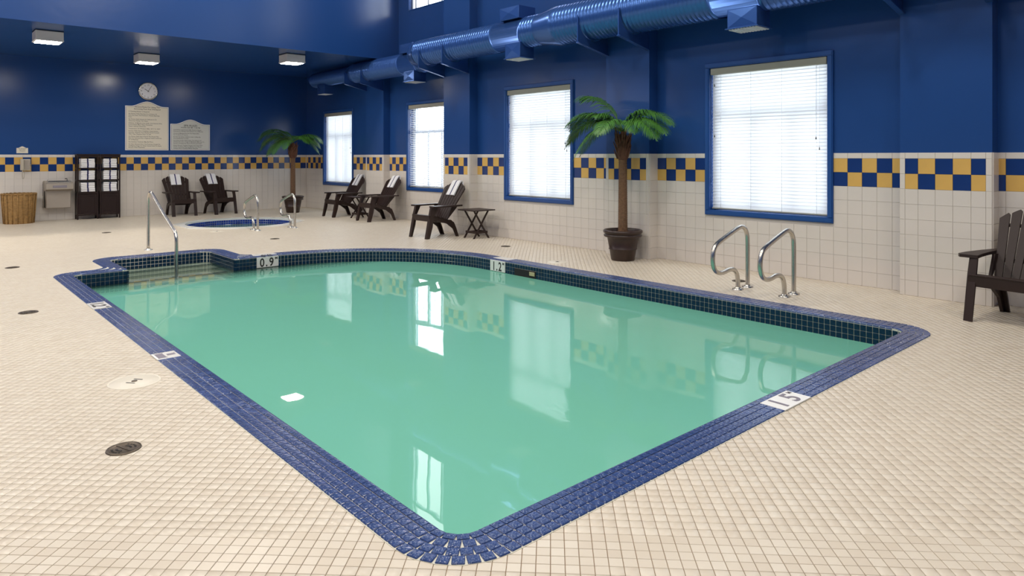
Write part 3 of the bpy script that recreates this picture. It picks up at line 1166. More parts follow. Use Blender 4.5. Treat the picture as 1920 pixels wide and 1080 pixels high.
# ------------------------------------------------------------------ hot tub
spa = empty('hot_tub', (SPA[0], SPA[1], 0))
tag(spa, 'round sunken hot tub with white eight sided rim and blue tiles', 'hot tub')
octp = [(SPA_O * cos(radians(22.5 + 45 * i)), SPA_O * sin(radians(22.5 + 45 * i))) for i in range(8)]
circ = [((SPA_R) * cos(2 * pi * i / 64), (SPA_R) * sin(2 * pi * i / 64)) for i in range(64)]
plane_with_holes(octp, [circ], .016, 'rim', M['spaw'], spa)
b = MB()
b.add([(x, y, z) for z in (.016, -.004) for x, y in octp], [(i, 8 + i, 8 + (i + 1) % 8, (i + 1) % 8) for i in range(8)])
b.add([(x, y, z) for z in (.016, -.02) for x, y in circ], [(i, (i + 1) % 64, 64 + (i + 1) % 64, 64 + i) for i in range(64)])
b.build('rim_edge', M['spaw'], spa)
b = MB()
b.lathe([(SPA_R + .002, .0), (SPA_R + .002, -.45), (SPA_R - .35, -.45), (SPA_R - .35, -.95), (.0, -.95)], 64, smooth=False)
b.f = [f[::-1] for f in b.f]
b.build('tub_shell', M['spaw'], spa)
pc = []
n_ = int(2 * pi * SPA_R / .0508)
for i in range(n_):
    a = 2 * pi * i / n_
    for r_ in range(3):
        pc.append(((SPA_R * cos(a), SPA_R * sin(a), -.018 - .0505 * (r_ + .5)), a + pi / 2, 't'))
join(pc, 'tub_tile', {'t': wt_}, M['spat'], spa)
# second band of pale green mosaic under the water
pc = []
for i in range(n_):
    a = 2 * pi * i / n_
    for r_ in range(3, 7):
        pc.append(((SPA_R * cos(a), SPA_R * sin(a), -.018 - .0505 * (r_ + .5)), a + pi / 2, 't'))
M['mos'] = mat('pale_green_mosaic', (.30, .46, .34), .2)
join(pc, 'tub_mosaic', {'t': wt_}, M['mos'], spa)
MB().disc(SPA_R - .003, -.125, 64).build('water', M['spawater'], spa)

# ------------------------------------------------------------------ rails
def smooth_path(pts, n=6):
    pts = [Vector(p) for p in pts]
    P_ = [pts[0] * 2 - pts[1]] + pts + [pts[-1] * 2 - pts[-2]]
    out = []
    for i in range(1, len(P_) - 2):
        p0, p1, p2, p3 = P_[i - 1:i + 3]
        for k in range(n):
            t = k / n
            out.append(.5 * ((2 * p1) + (-p0 + p2) * t + (2 * p0 - 5 * p1 + 4 * p2 - p3) * t * t + (-p0 + 3 * p1 - 3 * p2 + p3) * t ** 3))
    out.append(pts[-1])
    return out


def figure_rail():
    # local: back foot at origin, bulges towards -x
    pts = [(0, 0, 0), (0, 0, .22), (0, 0, .46), (-.012, 0, .57), (-.055, 0, .635), (-.12, 0, .663), (-.19, 0, .655), (-.27, 0, .632),
           (-.45, 0, .575), (-.60, 0, .522), (-.66, 0, .475), (-.685, 0, .40), (-.680, 0, .315), (-.64, 0, .250), (-.57, 0, .218),
           (-.48, 0, .215), (-.38, 0, .230), (-.29, 0, .222), (-.228, 0, .175), (-.203, 0, .10), (-.20, 0, .0)]
    root = empty('grab_rail')
    MB().tube(smooth_path(pts), .0235, 14).build('rail_tube', M['steel'], root)
    for x in (0, -.20):
        MB().lathe([(.026, .028), (.030, .024), (.034, .014), (.058, .010), (.060, .0)], 20, (x, 0, 0)).build('floor_flange', M['steel'], root)
    return root


RL = [((6.862, 3.84, 0), 0, 'curved steel pool ladder rail farther from the camera'),
      ((6.872, 3.33, 0), 0, 'curved steel pool ladder rail nearer the camera'),
      ((5.09, 12.98, 0), -pi / 2, 'curved steel rail at the hot tub, left one'),
      ((5.83, 12.98, 0), -pi / 2, 'curved steel rail at the hot tub, right one in front of the small palm')]
r0 = figure_rail()
for i, (loc, rz, lab) in enumerate(RL):
    o = r0 if i == 0 else copy_tree(r0)
    o.location = loc; o.rotation_euler = (0, 0, rz)
    tag(o, lab, 'rail', 'curved grab rails')
hr = empty('handrail', (2.8, 11.39, 0))
tag(hr, 'sloping steel handrail over the entry steps of the pool', 'handrail')
pts = [(0, 0, 0), (0, 0, .4), (0, -.005, .72), (0, -.03, .82), (0, -.10, .873), (0, -.20, .860), (0, -.32, .810), (0, -.80, .60), (0, -1.30, .405), (0, -1.38, .35), (0, -1.41, .27), (0, -1.412, 0), (0, -1.412, -.478)]
MB().tube(smooth_path(pts), .0235, 14).build('rail_tube', M['steel'], hr)
MB().lathe([(.026, .028), (.034, .016), (.058, .010), (.060, .0)], 20).build('floor_flange', M['steel'], hr)
MB().lathe([(.026, .028), (.034, .016), (.058, .010), (.060, .0)], 20, (0, -1.412, -.478)).build('floor_flange', M['steel'], hr)

# ------------------------------------------------------------------ adirondack chairs
def make_chair():
    """front towards -x, origin on the floor in the middle"""
    root = empty('adirondack_chair')
    for s in (-1, 1):
        y = s * .265
        b = MB()
        # front leg, a broad tapered plate leaning back, with a flange
        b.prism([(-.335, 0), (-.275, 0), (-.215, .20), (-.185, .38), (-.105, .535), (-.215, .535), (-.255, .40), (-.285, .25)], 'y', y - .014, y + .014)
        b.prism([(-.337, 0), (-.320, 0), (-.243, .36), (-.210, .535), (-.228, .535), (-.262, .38)], 'y', y - s * .055 - .0, y + s * .0) if s > 0 else \
            b.prism([(-.337, 0), (-.320, 0), (-.243, .36), (-.210, .535), (-.228, .535), (-.262, .38)], 'y', y, y + .055)
        b.build('leg', M['chair'], root)
        b = MB()
        yr = s * .235
        b.prism([(.37, 0), (.32, 0), (.25, .14), (.12, .235), (.0, .285), (.02, .325), (.20, .30), (.27, .245), (.315, .15)], 'y', yr - .014, yr + .014)
        b.prism([(.372, 0), (.352, 0), (.298, .15), (.255, .245), (.27, .26), (.318, .155)], 'y', min(yr, yr - s * .05), max(yr, yr - s * .05))
        b.build('leg', M['chair'], root)
        # side rail under the seat
        b = MB()
        b.prism([(-.265, .30), (-.255, .385), (-.12, .375), (.12, .300), (.12, .235), (-.10, .300)], 'y', yr - .012, yr + .012)
        b.build('side_rail', M['chair'], root)
        # arm
        b = MB()
        out = [(-.235, .205), (-.245, .345), (-.205, .372), (-.05, .378), (.22, .352), (.40, .318), (.42, .285), (.30, .262), (.10, .250), (-.06, .235)]
        out = [(p[0], s * p[1]) for p in out]
        if s < 0: out = out[::-1]
        sh = Matrix.Shear('XY', 4, (0, 0)) if False else Matrix.Identity(4)
        b.prism(out[::-1] if False else out, 'z', .535, .562)
        b.build('arm', M['chair'], root)
        # bracket from the arm back to the backrest
        b = MB()
        b.prism([(.16, .36), (.10, .30), (.20, .535), (.33, .535), (.30, .50)], 'y', s * .252 - .012, s * .252 + .012)
        b.build('arm_bracket', M['chair'], root)
    # seat: apron and slats following the curve
    b = MB()
    b.prism([(-.275, .385), (-.268, .295), (-.250, .295), (-.245, .385)], 'y', -.265, .265)
    b.build('seat_apron', M['chair'], root)
    sl = [(-.278, .398), (-.20, .392), (-.115, .376), (-.03, .352), (.05, .325), (.13, .298)]
    for i in range(len(sl)):
        x, z = sl[i]
        ang = [0.05, .12, .22, .31, .33, .33][i]
        M4 = Matrix.Translation((x + .035, 0, z)) @ Matrix.Rotation(ang, 4, 'Y')
        MB().cbox(-.036, .036, -.262, .262, -.016, .0, .004, M4).build('seat_slat', M['chair'], root)
    # back: fan of seven slats, rounded top
    ta = atan2(.41, .66)
    org = Vector((.12, 0, .285))
    u = Vector((sin(ta), 0, cos(ta)))
    nrm = Vector((cos(ta), 0, -sin(ta)))
    M4 = Matrix(((nrm.x, 0, u.x, org.x), (0, 1, 0, 0), (nrm.z, 0, u.z, org.z), (0, 0, 0, 1)))
    n_ = 7
    w0, w1, Lb = .44 / n_, .62 / n_, .78
    for i in range(n_):
        k = i - 3
        gp_ = .007
        y0a, y0b = (k - .5) * w0 + gp_ * .5, (k + .5) * w0 - gp_ * .5
        y1a, y1b = (k - .5) * w1 + gp_, (k + .5) * w1 - gp_

        def top(y): return Lb * (1 - .62 * (y / .62) ** 2) if abs(y) < .31 else Lb * .84
        pts = [(y0a, 0), (y0b, 0), (y1b, top(y1b) - .012), (y1b - .012, top(y1b) + .0), ((y1a + y1b) / 2, top((y1a + y1b) / 2)), (y1a + .012, top(y1a)), (y1a, top(y1a) - .012)]
        MB().prism(pts, 'x', -.010, .010, M4).build('back_slat', M['chair'], root)
    for z, hw, hh in ((.0, .235, .035), (.245, .245, .018), (.60, .275, .014)):
        MB().cbox(.008, .030, -hw, hw, z - hh, z + hh, .003, M4).build('cross_bar', M['chair'], root)
    return root, M4, Lb


ch0, BACKM, LB = make_chair()
CH = [((5.03, 17.56, 0), pi / 2, 'brown slatted armchair by the back wall nearest the towel cabinets', True),
      ((5.93, 17.52, 0), pi / 2 + radians(8), 'brown slatted armchair by the back wall behind the hot tub rail', True),
      ((7.80, 14.84, 0), 0, 'brown slatted armchair under the far window, farthest by the window wall', True),
      ((7.84, 13.30, 0), 0, 'brown slatted armchair between the far pillar and next window', True),
      ((7.035, 9.955, 0), 0, 'brown slatted armchair in front of the second pillar beside the folding table', True),
      ((7.15, 1.495, 0), radians(-8), 'large brown slatted armchair cut off by the right edge of the photo', False)]


def make_towel():
    """folded towel draped over a chair back, in chair coordinates"""
    root = empty('draped_towel')
    w_ = .115
    prof = [(-.012, .50), (-.013, .60), (-.013, .70), (-.013, .765), (-.010, .785), (.004, .800), (.022, .797), (.036, .780), (.038, .70), (.038, .62)]
    th = .022

    def sheet(y0, y1, t0, t1, name, m):
        b = MB()
        vs, n_ = [], len(prof)
        for j, y in enumerate((y0, y1)):
            for i, (x, z) in enumerate(prof):
                a = prof[max(i - 1, 0)]; c = prof[min(i + 1, n_ - 1)]
                d = Vector((c[0] - a[0], c[1] - a[1])).normalized()
                nn = Vector((-d.y, d.x))
                for t in (t0, t1):
                    vs.append(BACKM @ Vector((x + nn.x * t, y, z + nn.y * t)))
        st = 2 * n_
        fs = []
        for i in range(n_ - 1):
            p = 2 * i
            fs += [(p, p + 2, st + p + 2, st + p), (p + 1, st + p + 1, st + p + 3, p + 3), (p, p + 1, p + 3, p + 2), (st + p, st + p + 2, st + p + 3, st + p + 1)]
        fs += [(0, st, st + 1, 1), (2 * n_ - 2, 2 * n_ - 1, st + 2 * n_ - 1, st + 2 * n_ - 2)]
        b.add(vs, fs, False)
        return b.build(name, m, root)
    sheet(-w_, w_, .0, th, 'towel_cloth', M['towel'])
    sheet(-.012, .012, th - .002, th + .0015, 'stripe', M['stripe'])
    return root


tw0 = make_towel()
TL = ['white towel with navy stripe over the armchair nearest the towel cabinets',
      'white towel with navy stripe over the armchair behind the hot tub',
      'white towel with navy stripe over the armchair under the farthest window',
      'white towel with navy stripe over the armchair right of the far pillar',
      'white towel with navy stripe over the armchair beside the folding table at the second pillar']
for i, (loc, rz, lab, tw) in enumerate(CH):
    o = ch0 if i == 0 else copy_tree(ch0)
    o.location = loc; o.rotation_euler = (0, 0, -rz if False else rz)
    tag(o, lab, 'chair', 'brown slatted pool armchairs')
    if tw:
        t = tw0 if i == 0 else copy_tree(tw0)
        t.location = loc; t.rotation_euler = (0, 0, rz)
        tag(t, TL[i], 'towel', 'towels over the chair backs')


# folding side tables
def make_table():
    root = empty('folding_table')
    b = MB().cbox(-.235, .235, -.235, .235, .478, .498, .006)
    b.build('table_top', M['chair'], root)
    for s in (-1, 1):
        y = s * .13
        for q in (-1, 1):
            b = MB()
            yy_ = y + q * .011
            b.prism([(q * -.155 - .016, 0), (q * -.155 + .016, 0), (q * .165 + .016, .478), (q * .165 - .016, .478)], 'y', yy_ - .009, yy_ + .009)
            b.build('leg', M['chair'], root)
    for q in (-1, 1):
        MB().cbox(q * .115 - .012, q * .115 + .012, -.15, .15, .085, .125, .003).build('stretcher', M['chair'], root)
    for s in (-1, 1):
        MB().cbox(-.12, .12, s * .13 - .03, s * .13 - .018, .088, .118, .003).build('stretcher', M['chair'], root)
    return root


t0_ = make_table()
t0_.location = (7.49, 9.31, 0)
tag(t0_, 'brown folding side table with crossed legs before the second pillar', 'table', 'folding side tables')
t1_ = copy_tree(t0_)
t1_.location = (7.88, 14.06, 0)
tag(t1_, 'brown folding side table between the two far chairs by the windows', 'table', 'folding side tables')


# ------------------------------------------------------------------ palms
def frond_mesh(L_, rise, droop, seed, nleaf=44, lw=.015):
    rnd = random.Random(seed)
    b, st = MB(), MB()
    pts = []
    for i in range(15):
        t = i / 14
        x = L_ * t * (1 - .10 * t * t)
        z = L_ * (rise * t - droop * t * t)
        pts.append(Vector((x, .04 * sin(3 * t + seed) * t, z)))
    st.tube(pts, [.0065 * (1 - .75 * i / 14) for i in range(15)], 6)
    for i in range(nleaf):
        t = .16 + .84 * i / (nleaf - 1)
        f = t * 14
        k = min(int(f), 13)
        p = pts[k].lerp(pts[k + 1], f - k)
        d = (pts[k + 1] - pts[k]).normalized()
        ll = .33 * (sin(pi * min(1, .18 + t * .86)) ** .6) * (.9 + .2 * rnd.random()) + .03
        for s in (-1, 1):
            side = Vector((0, s, 0))
            dirv = (d * (.55 + .35 * t) + side * .85 + Vector((0, 0, .10 + .15 * rnd.random()))).normalized()
            down = Vector((0, 0, -1))
            q = [p]
            cur = p.copy()
            dv = dirv.copy()
            for j in range(3):
                cur = cur + dv * ll / 3
                q.append(cur.copy())
                dv = (dv + down * (.38 + .35 * rnd.random())).normalized()
            wv = d.cross(dirv).normalized().cross(dirv).normalized() * lw / 2
            up = Vector((0, 0, .003))
            vs = [q[0] - wv * .5, q[0] + wv * .5, q[1] - wv, q[1] + wv, q[2] - wv * .75, q[2] + wv * .75, q[3]]
            b.add(vs, [(0, 1, 3, 2), (2, 3, 5, 4), (4, 5, 6)], True)
    return b.data('frond', M['leaf']), st.data('frond_stem', M['stem'])


FM = [frond_mesh(.88, .92, .92, 1), frond_mesh(.84, .85, 1.02, 2), frond_mesh(.80, .62, 1.12, 3), frond_mesh(.66, 1.1, .80, 4)]


def make_palm(name, fronds):
    root = empty(name)
    # pot with rolled rim and bands
    prof = [(0, 0), (.150, 0), (.160, .012), (.182, .145), (.190, .150), (.192, .162), (.186, .168), (.212, .300), (.216, .315),
            (.250, .322), (.262, .338), (.256, .352), (.240, .356), (.252, .368), (.268, .385), (.268, .405), (.255, .418),
            (.238, .416), (.230, .400), (.222, .36)]
    MB().lathe(prof, 40).build('pot', M['pot'], root)
    b = MB(); b.disc(.226, .372, 32); b.lathe([(.226, .372), (.10, .385), (.0, .388)], 32)
    b.build('soil', M['soil'], root)
    # trunk with ring scars
    prof = []
    z = .36
    i = 0
    while z < 1.40:
        r = .062 - .008 * (z - .36)
        prof += [(r, z), (r + .006, z + .018), (r + .001, z + .024)]
        z += .026
    MB().lathe(prof, 18).build('trunk', M['trunk'], root)
    # fibrous crown shaft with old frond stubs
    MB().lathe([(.055, 1.36), (.078, 1.42), (.092, 1.50), (.085, 1.60), (.055, 1.70), (.02, 1.76)], 14).build('crown_shaft', M['fibre'], root)
    b = MB()
    rnd = random.Random(3)
    for k in range(44):
        a = k * 2.399
        zb = 1.38 + .30 * (k / 44)
        r0_ = .070
        up_ = .10 + .05 * rnd.random()
        o_ = .055 + .03 * rnd.random()
        c_, s_ = cos(a), sin(a)
        p0 = Vector((c_ * r0_, s_ * r0_, zb)); p1 = Vector((c_ * (r0_ + o_ * .5), s_ * (r0_ + o_ * .5), zb + up_ * .7)); p2 = Vector((c_ * (r0_ + o_ * .75), s_ * (r0_ + o_ * .75), zb + up_ * 1.1))
        b.tube([p0, p1, p2], [.014, .010, .003], 5)
    b.build('frond_stubs', M['fibre'], root)['kind'] = 'stuff'
    for ang, kind, tilt, zz, sc in fronds:
        o = mesh_obj('frond', FM[kind][0], root, (0.0, 0, zz))
        o.rotation_euler = (0, -tilt, ang)
        o.scale = (sc, sc, sc)
        s_ = mesh_obj('frond_stem', FM[kind][1], o)
    return root


# angles: 0 = +x; the photo's right is about -42 degrees, its left about 138, away 48, towards -132
pa = [(radians(a), k, t, z, s) for a, k, t, z, s in (
    (-84, 0, .10, 1.76, 1.0), (-92, 0, -.10, 1.74, .95), (-102, 1, .05, 1.74, .95), (-88, 3, .15, 1.76, .9), (102, 0, .05, 1.76, 1.1), (110, 1, .0, 1.75, 1.1),
    (118, 1, -.10, 1.74, 1.12), (128, 0, .1, 1.76, 1.02), (138, 2, .0, 1.74, .95), (106, 2, .05, 1.76, .9), (112, 3, .50, 1.78, 1.2),
    (-122, 1, .15, 1.76, .7), (-170, 1, .1, 1.76, .8), (160, 3, .1, 1.76, .8))]
pa = [(a, k, t * .6, z, s_) for a, k, t, z, s_ in pa]
p1 = make_palm('potted_palm', pa)
p1.location = (7.384, 5.985, 0)
tag(p1, 'large artificial palm in a dark pot beside the pool wall', 'palm', 'potted palms')
pb = [(radians(a), k, t, z + .07, s) for a, k, t, z, s in (
    (-48, 0, -.05, 1.70, 1.0), (-40, 1, -.05, 1.70, .95), (-56, 1, .05, 1.70, .9), (-44, 2, .1, 1.70, .9), (140, 0, .12, 1.74, 1.05), (146, 0, .0, 1.72, 1.1),
    (134, 1, .05, 1.70, 1.1), (150, 1, -.08, 1.68, 1.1), (126, 2, .05, 1.70, 1.0), (165, 2, .0, 1.68, .9), (-170, 2, .0, 1.68, .8), (110, 1, .1, 1.70, .7),
    (-140, 2, .1, 1.70, .6), (60, 3, .2, 1.70, .5), (-70, 1, .1, 1.70, .75), (130, 3, .3, 1.74, .6))]
p2 = make_palm('potted_palm', pb)
p2.location = (7.40, 16.59, 0)
tag(p2, 'farther artificial palm in a dark pot in the far corner', 'palm', 'potted palms')

# ------------------------------------------------------------------ towel cabinets
def make_cabinet():
    root = empty('towel_cabinet')       # origin at floor, front-left corner; x right, y back
    W_, D_, H_ = .42, .25, 1.47
    p = .028
    for x in (0, W_ - p):
        for y in (0, D_ - p):
            MB().cbox(x, x + p, y, y + p, 0, H_ - .025, .002).build('post', M['cab'], root)
    MB().cbox(-.006, W_ + .006, -.012, D_, H_ - .028, H_, .003).build('cabinet_top', M['cab'], root)
    for z in (1.155, .885, .615):
        MB().cbox(p * .3, W_ - p * .3, .004, D_ - .006, z - .018, z, .002).build('shelf', M['cab'], root)
        for x in (0.004, W_ - .020):
            MB().cbox(x, x + .016, p, D_ - p, z - .03, z + .012, .002).build('side_rail', M['cab'], root)
    MB().cbox(p, W_ - p, .004, .024, H_ - .075, H_ - .028, .002).build('top_rail', M['cab'], root)
    MB().cbox(p, W_ - p, D_ - .018, D_ - .006, .10, .60, .002).build('back_panel', M['cab'], root)
    for x in (.006, W_ - .018):
        MB().cbox(x, x + .012, p, D_ - p, .10, .60, .002).build('side_panel', M['cab'], root)
    d = MB()
    d.cbox(p + .003, W_ - p - .003, .008, .022, .115, .565, .002)
    for (x0, x1, z0, z1) in ((p + .003, p + .05, .115, .565), (W_ - p - .05, W_ - p - .003, .115, .565), (p + .05, W_ - p - .05, .115, .165), (p + .05, W_ - p - .05, .515, .565)):
        d.cbox(x0, x1, 0, .009, z0, z1, .002)
    do = d.build('door', M['cab'], root)
    MB().cbox(.13, W_ - .13, -.012, .0, .552, .566, .003).build('handle', M['cab'], do)
    MB().cbox(p, W_ - p, .004, .022, .570, .598, .002).build('door_rail', M['cab'], root)
    MB().cbox(p, W_ - p, .004, .022, .085, .110, .002).build('bottom_rail', M['cab'], root)
    return root


c0 = make_cabinet(); c0.location = (2.945, 17.87, 0)
tag(c0, 'dark wood towel cabinet, left one beside the drinking fountain', 'cabinet', 'towel cabinets')
c1 = copy_tree(c0); c1.location = (3.385, 17.87, 0)
tag(c1, 'dark wood towel cabinet, right one of the pair', 'cabinet', 'towel cabinets')


def make_folded():
    root = empty('folded_towel')
    b = MB()
    # rounded fold at the front
    pts = []
    for i in range(7):
        a = pi / 2 + pi * i / 6
        pts.append((-.085 + .021 * cos(a), .0215 + .0205 * sin(a)))
    pts += [(.09, .002), (.093, .020), (.09, .041)]
    b.prism(pts, 'x', -.135, .135, Matrix(((1, 0, 0, 0), (0, 1, 0, 0), (0, 0, 1, 0), (0, 0, 0, 1))))
    b.build('towel_cloth', M['towel'], root)
    s = MB()
    s.prism([(p_[0] * 1.012 - .0008, p_[1] * 1.0 + (.0006 if p_[1] > .03 else 0)) for p_ in pts], 'x', -.016, .012)
    s.build('stripe', M['stripe'], root)
    return root


f0 = make_folded()
ordn = ['lowest', 'second from the bottom', 'third from the bottom', 'fourth from the bottom', 'fifth from the bottom']
shn = ['top shelf', 'middle shelf', 'lowest shelf']
firstt = True
for ci_, (cx, cn) in enumerate(((2.945, 'left'), (3.385, 'right'))):
    for si, z in enumerate((1.155, .885, .615)):
        cnt = 5
        for k in range(cnt):
            o = f0 if firstt else copy_tree(f0)
            firstt = False
            o.location = (cx + .215 + random.uniform(-.004, .004), 17.87 + .125 + random.uniform(-.003, .003), z + .0425 * k)
            nm = ordn[k] if k < cnt - 1 else 'topmost'
            tag(o, 'folded towel, %s on the %s of the %s cabinet' % (nm, shn[si], cn), 'towel', 'folded towels in the cabinets')

# ------------------------------------------------------------------ basket, fountain, phone, signs, clock
bk = empty('wicker_basket', (1.88, 17.80, 0))
tag(bk, 'tall honey brown wicker basket standing left of the drinking fountain', 'basket')
b = MB()
NS, NR = 72, 34
vs, fs = [], []
for j in range(NR + 1):
    z = .62 * j / NR
    r_ = .262 + .040 * (j / NR) ** 1.2
    for i in range(NS):
        a = 2 * pi * i / NS
        wv = .007 * cos(NS / 4 * a) * (1 if j % 2 else -1)
        vs.append(((r_ + wv) * cos(a), (r_ + wv) * sin(a), z))
for j in range(NR):
    for i in range(NS):
        q = (i + 1) % NS
        fs.append((j * NS + i, j * NS + q, (j + 1) * NS + q, (j + 1) * NS + i))
b.add(vs, fs, True)
b.disc(.26, .004, 36)
b.lathe([(.288, .618), (.25, .30), (.245, .05)], 36)
b.build('woven_body', M['wicker'], bk)
b = MB()
for i in range(18):
    a = 2 * pi * i / 18
    b.tube([(.268 * cos(a), .268 * sin(a), .005), (.312 * cos(a), .312 * sin(a), .615)], .009, 6)
b.build('stakes', M['wicker'], bk)['kind'] = 'stuff'
for ph in (0, pi):
    b = MB()
    b.tube([((.305 + .008 * cos(12 * t + ph)) * cos(t), (.305 + .008 * cos(12 * t + ph)) * sin(t), .622 + .010 * sin(12 * t + ph)) for t in [2 * pi * i / 96 for i in range(97)]], .011, 6)
    b.build('braided_rim', M['wicker'], bk)

df = empty('drinking_fountain', (2.60, YB, .26))
tag(df, 'wall mounted stainless steel drinking fountain left of the towel cabinets', 'drinking fountain')
MB().cbox(-.235, .235, -.26, -.009, .02, .46, .012).build('body', M['steel2'], df)
b = MB()
b.prism([(-.45, .44), (-.40, .44), (-.26, .40), (-.009, .40), (-.009, .60), (-.05, .62), (-.43, .585), (-.45, .565)], 'x', -.25, .25)
b.build('basin', M['steel2'], df)
MB().cbox(-.13, .13, -.462, -.450, .475, .525, .003).build('push_bar', M['inkb'], df)
b = MB(); b.cbox(-.215, .215, -.38, -.06, .585, .612, .006); b.build('basin_rim', M['steel'], df)
MB().cbox(-.185, .185, -.34, -.10, .612, .615, .002).build('drain_plate', M['hole'], df)
b = MB(); b.tube(smooth_path([(.17, -.20, .61), (.17, -.20, .655), (.155, -.215, .668), (.13, -.23, .660)]), .010, 10); b.build('spout', M['steel'], df)
b = MB(); b.tube([(-.19, -.20, .60), (-.19, -.20, .64)], .013, 10); b.build('push_button', M['steel'], df)
MB().cbox(-.262, -.250, -.12, -.009, .02, .60, .003).build('side_vent', M['steel2'], df)
b = MB()
for k in range(9):
    b.box(-.265, -.262, -.10, -.03, .30 + k * .03, .312 + k * .03)
b.build('vent_slots', M['hole'], df)['kind'] = 'stuff'

ph = empty('wall_telephone', (2.025, YB - .009, 1.235))
tag(ph, 'beige wall telephone on the checkered tile band', 'telephone')
MB().cbox(-.09, .09, -.075, 0, -.125, .125, .010).build('phone_body', M['phone'], ph)
MB().cbox(-.075, -.035, -.125, -.075, -.115, .115, .014).build('handset', M['phone'], ph)
MB().cbox(-.02, .078, -.082, -.075, -.10, .10, .004).build('keypad_plate', M['steel2'], ph)
MB().cbox(.075, .10, -.05, -.03, -.035, .0, .006).build('lock_knob', M['hole'], ph)
b = MB(); b.tube(smooth_path([(-.055, -.10, -.115), (-.062, -.09, -.20), (-.05, -.06, -.285), (-.03, -.05, -.29), (-.015, -.045, -.20), (-.01, -.04, -.12)]), .006, 8)
b.build('phone_cord', M['phone'], ph)


def arched(w_, h_, rise, inset=0., n=20):
    """board outline with an S-curved crown, bottom-left origin"""
    pts = [(inset, inset), (w_ - inset, inset), (w_ - inset, h_ - inset)]
    for i in range(1, n):
        t = i / n
        x = (w_ - 2 * inset) * (1 - t) + inset
        s = (1 - t)
        u = min(max((s - .12) / .38, 0), 1) if s < .5 else min(max((.88 - s) / .38, 0), 1)
        z = h_ - inset + rise * (u * u * (3 - 2 * u))
        pts.append((x, z))
    pts.append((inset, h_ - inset))
    return pts


def sign(name, x0, z0, w_, h_, rise, m, label, titles, lines, tsz, lsz):
    root = empty(name, (x0, YB - .001, z0))
    tag(root, label, 'sign')
    MB().prism(arched(w_, h_, rise), 'y', -.020, 0).build('board', M['white'], root)
    MB().prism(arched(w_, h_, rise, w_ * .018), 'y', -.0215, -.019).build('border_line', M['inkb'], root)
    MB().prism(arched(w_, h_, rise, w_ * .026), 'y', -.0225, -.019).build('panel', m, root)
    zc = h_ + rise * .12
    for s_, sz in zip(titles, tsz):
        zc -= sz * 1.08
        lay_text(s_, sz, (w_ / 2, -.0235, zc), (1, 0, 0), (0, 0, 1), root, M['ink'], 'heading')
    zc -= lsz * .55
    for par in lines:
        for l_ in par:
            zc -= lsz * 1.13
            lay_text(l_, lsz, (w_ * .07, -.0235, zc), (1, 0, 0), (0, 0, 1), root, M['ink'], 'lettering', 'LEFT', sx=min(1.0, 1))
        zc -= lsz * .42
    return root


sign('rules_sign', 3.962, 1.565, .945, 1.055, .115, M['cream'], 'large cream sign with arched top listing pool and whirlpool rules under the clock',
     ['General Rules For Using The', 'Swimming Pool And Whirlpool'],
     [['A Cleansing Shower Is Required'], ['No Person With Diarrhea Or A History Of', 'Diarrhea Over The Previous 2 Weeks Shall Not', 'Enter'],
      ['No Person Shall Urinate Or Defecate In Or', 'Otherwise Pollute The Water'],
      ['Children, 35 Months And Under, And Anyone Who', 'Is Incontinent Must Wear Protective,', 'Water-resistant Swimwear'],
      ['Temperature Of Whirlpool: Max. 40\u00b0C To 104\u00b0F'],
      ['Persons With Heart Condition, Hypertension,', 'Seizures, Diabetes And Obesity Should Consult', 'With Their Physician Prior To Use'],
      ['No Person Shall Use A Pool If The Person Has', 'Been So Instructed By A Regional Health Authority', 'Or A Physician'],
      ['No Outdoor Footwear May Be Worn'],
      ['No Pets Allowed Onto The Premises, Except For', 'Intelligence Dogs Or Other Animal Used To Assist', 'Persons With Disabilities']],
     [.046, .046], .0345)
sign('spa_rules_sign', 4.952, 1.570, .928, .650, .115, M['creamg'], 'smaller grey cream sign with arched top reading spa rules',
     ['SPA RULES', 'HOURS: 8:00 AM - 11:00 PM'],
     [['CAUTION: Long Exposure May Result In Nausea,', 'Dizziness Or Fainting. Limit Exposure To 10 Minutes'],
      ['Owners & Management Are Not Responsible', 'For Accidents Or Injuries'],
      ['Do Not Use Alone. Children Under 16 Must Be', 'Accompanied By An Adult'],
      ['Use Alone And/or While Under The Influence Of', 'Alcohol, Narcotics, Drugs Or Medication May Lead To', 'Serious Consequences And Is Not Recommended'],
      ['Elderly Persons, Pregnant Women And Those With', 'Health Conditions Requiring Medical Care Should', 'Consult With A Physician Before Using Spa']],
     [.068, .038], .0325)
sign('phone_sign', 1.872, 1.485, .205, .115, .035, M['cream'], 'tiny cream sign with arched top above the wall telephone',
     ['For Reception', 'Dial 0 And', 'Assistance'], [], [.024, .024, .024], .02)

ck = empty('wall_clock', (4.452, YB, 2.985))
tag(ck, 'round steel rimmed wall clock showing five past ten above the signs', 'clock')
RX = Matrix.Rotation(pi / 2, 4, 'X')
MB().lathe([(.0, 0), (.214, 0), (.216, .02), (.212, .040), (.200, .050), (.188, .046), (.184, .030)], 48, M4=RX).build('clock_rim', M['steel'], ck)
MB().disc(.186, .030, 48, M4=RX).build('clock_face', M['clock'], ck)
for k in range(1, 13):
    a = pi / 2 - 2 * pi * k / 12
    lay_text(str(k), .048, (.148 * cos(a), -.0305, .148 * sin(a) - .017), (1, 0, 0), (0, 0, 1), ck, M['ink'], 'numeral')
for nm, ang, L_, wd, yy_ in (('hour_hand', pi / 2 - 2 * pi * (10 + 5 / 60) / 12, .095, .011, -.034), ('minute_hand', pi / 2 - 2 * pi * 5 / 60, .140, .008, -.037)):
    c_, s_ = cos(ang), sin(ang)
    M4 = Matrix(((c_, 0, -s_, 0), (0, 1, 0, yy_), (s_, 0, c_, 0), (0, 0, 0, 1)))
    MB().cbox(-.025, L_, -.001, .001, -wd / 2, wd / 2, .0005, M4).build(nm, M['ink'], ck)

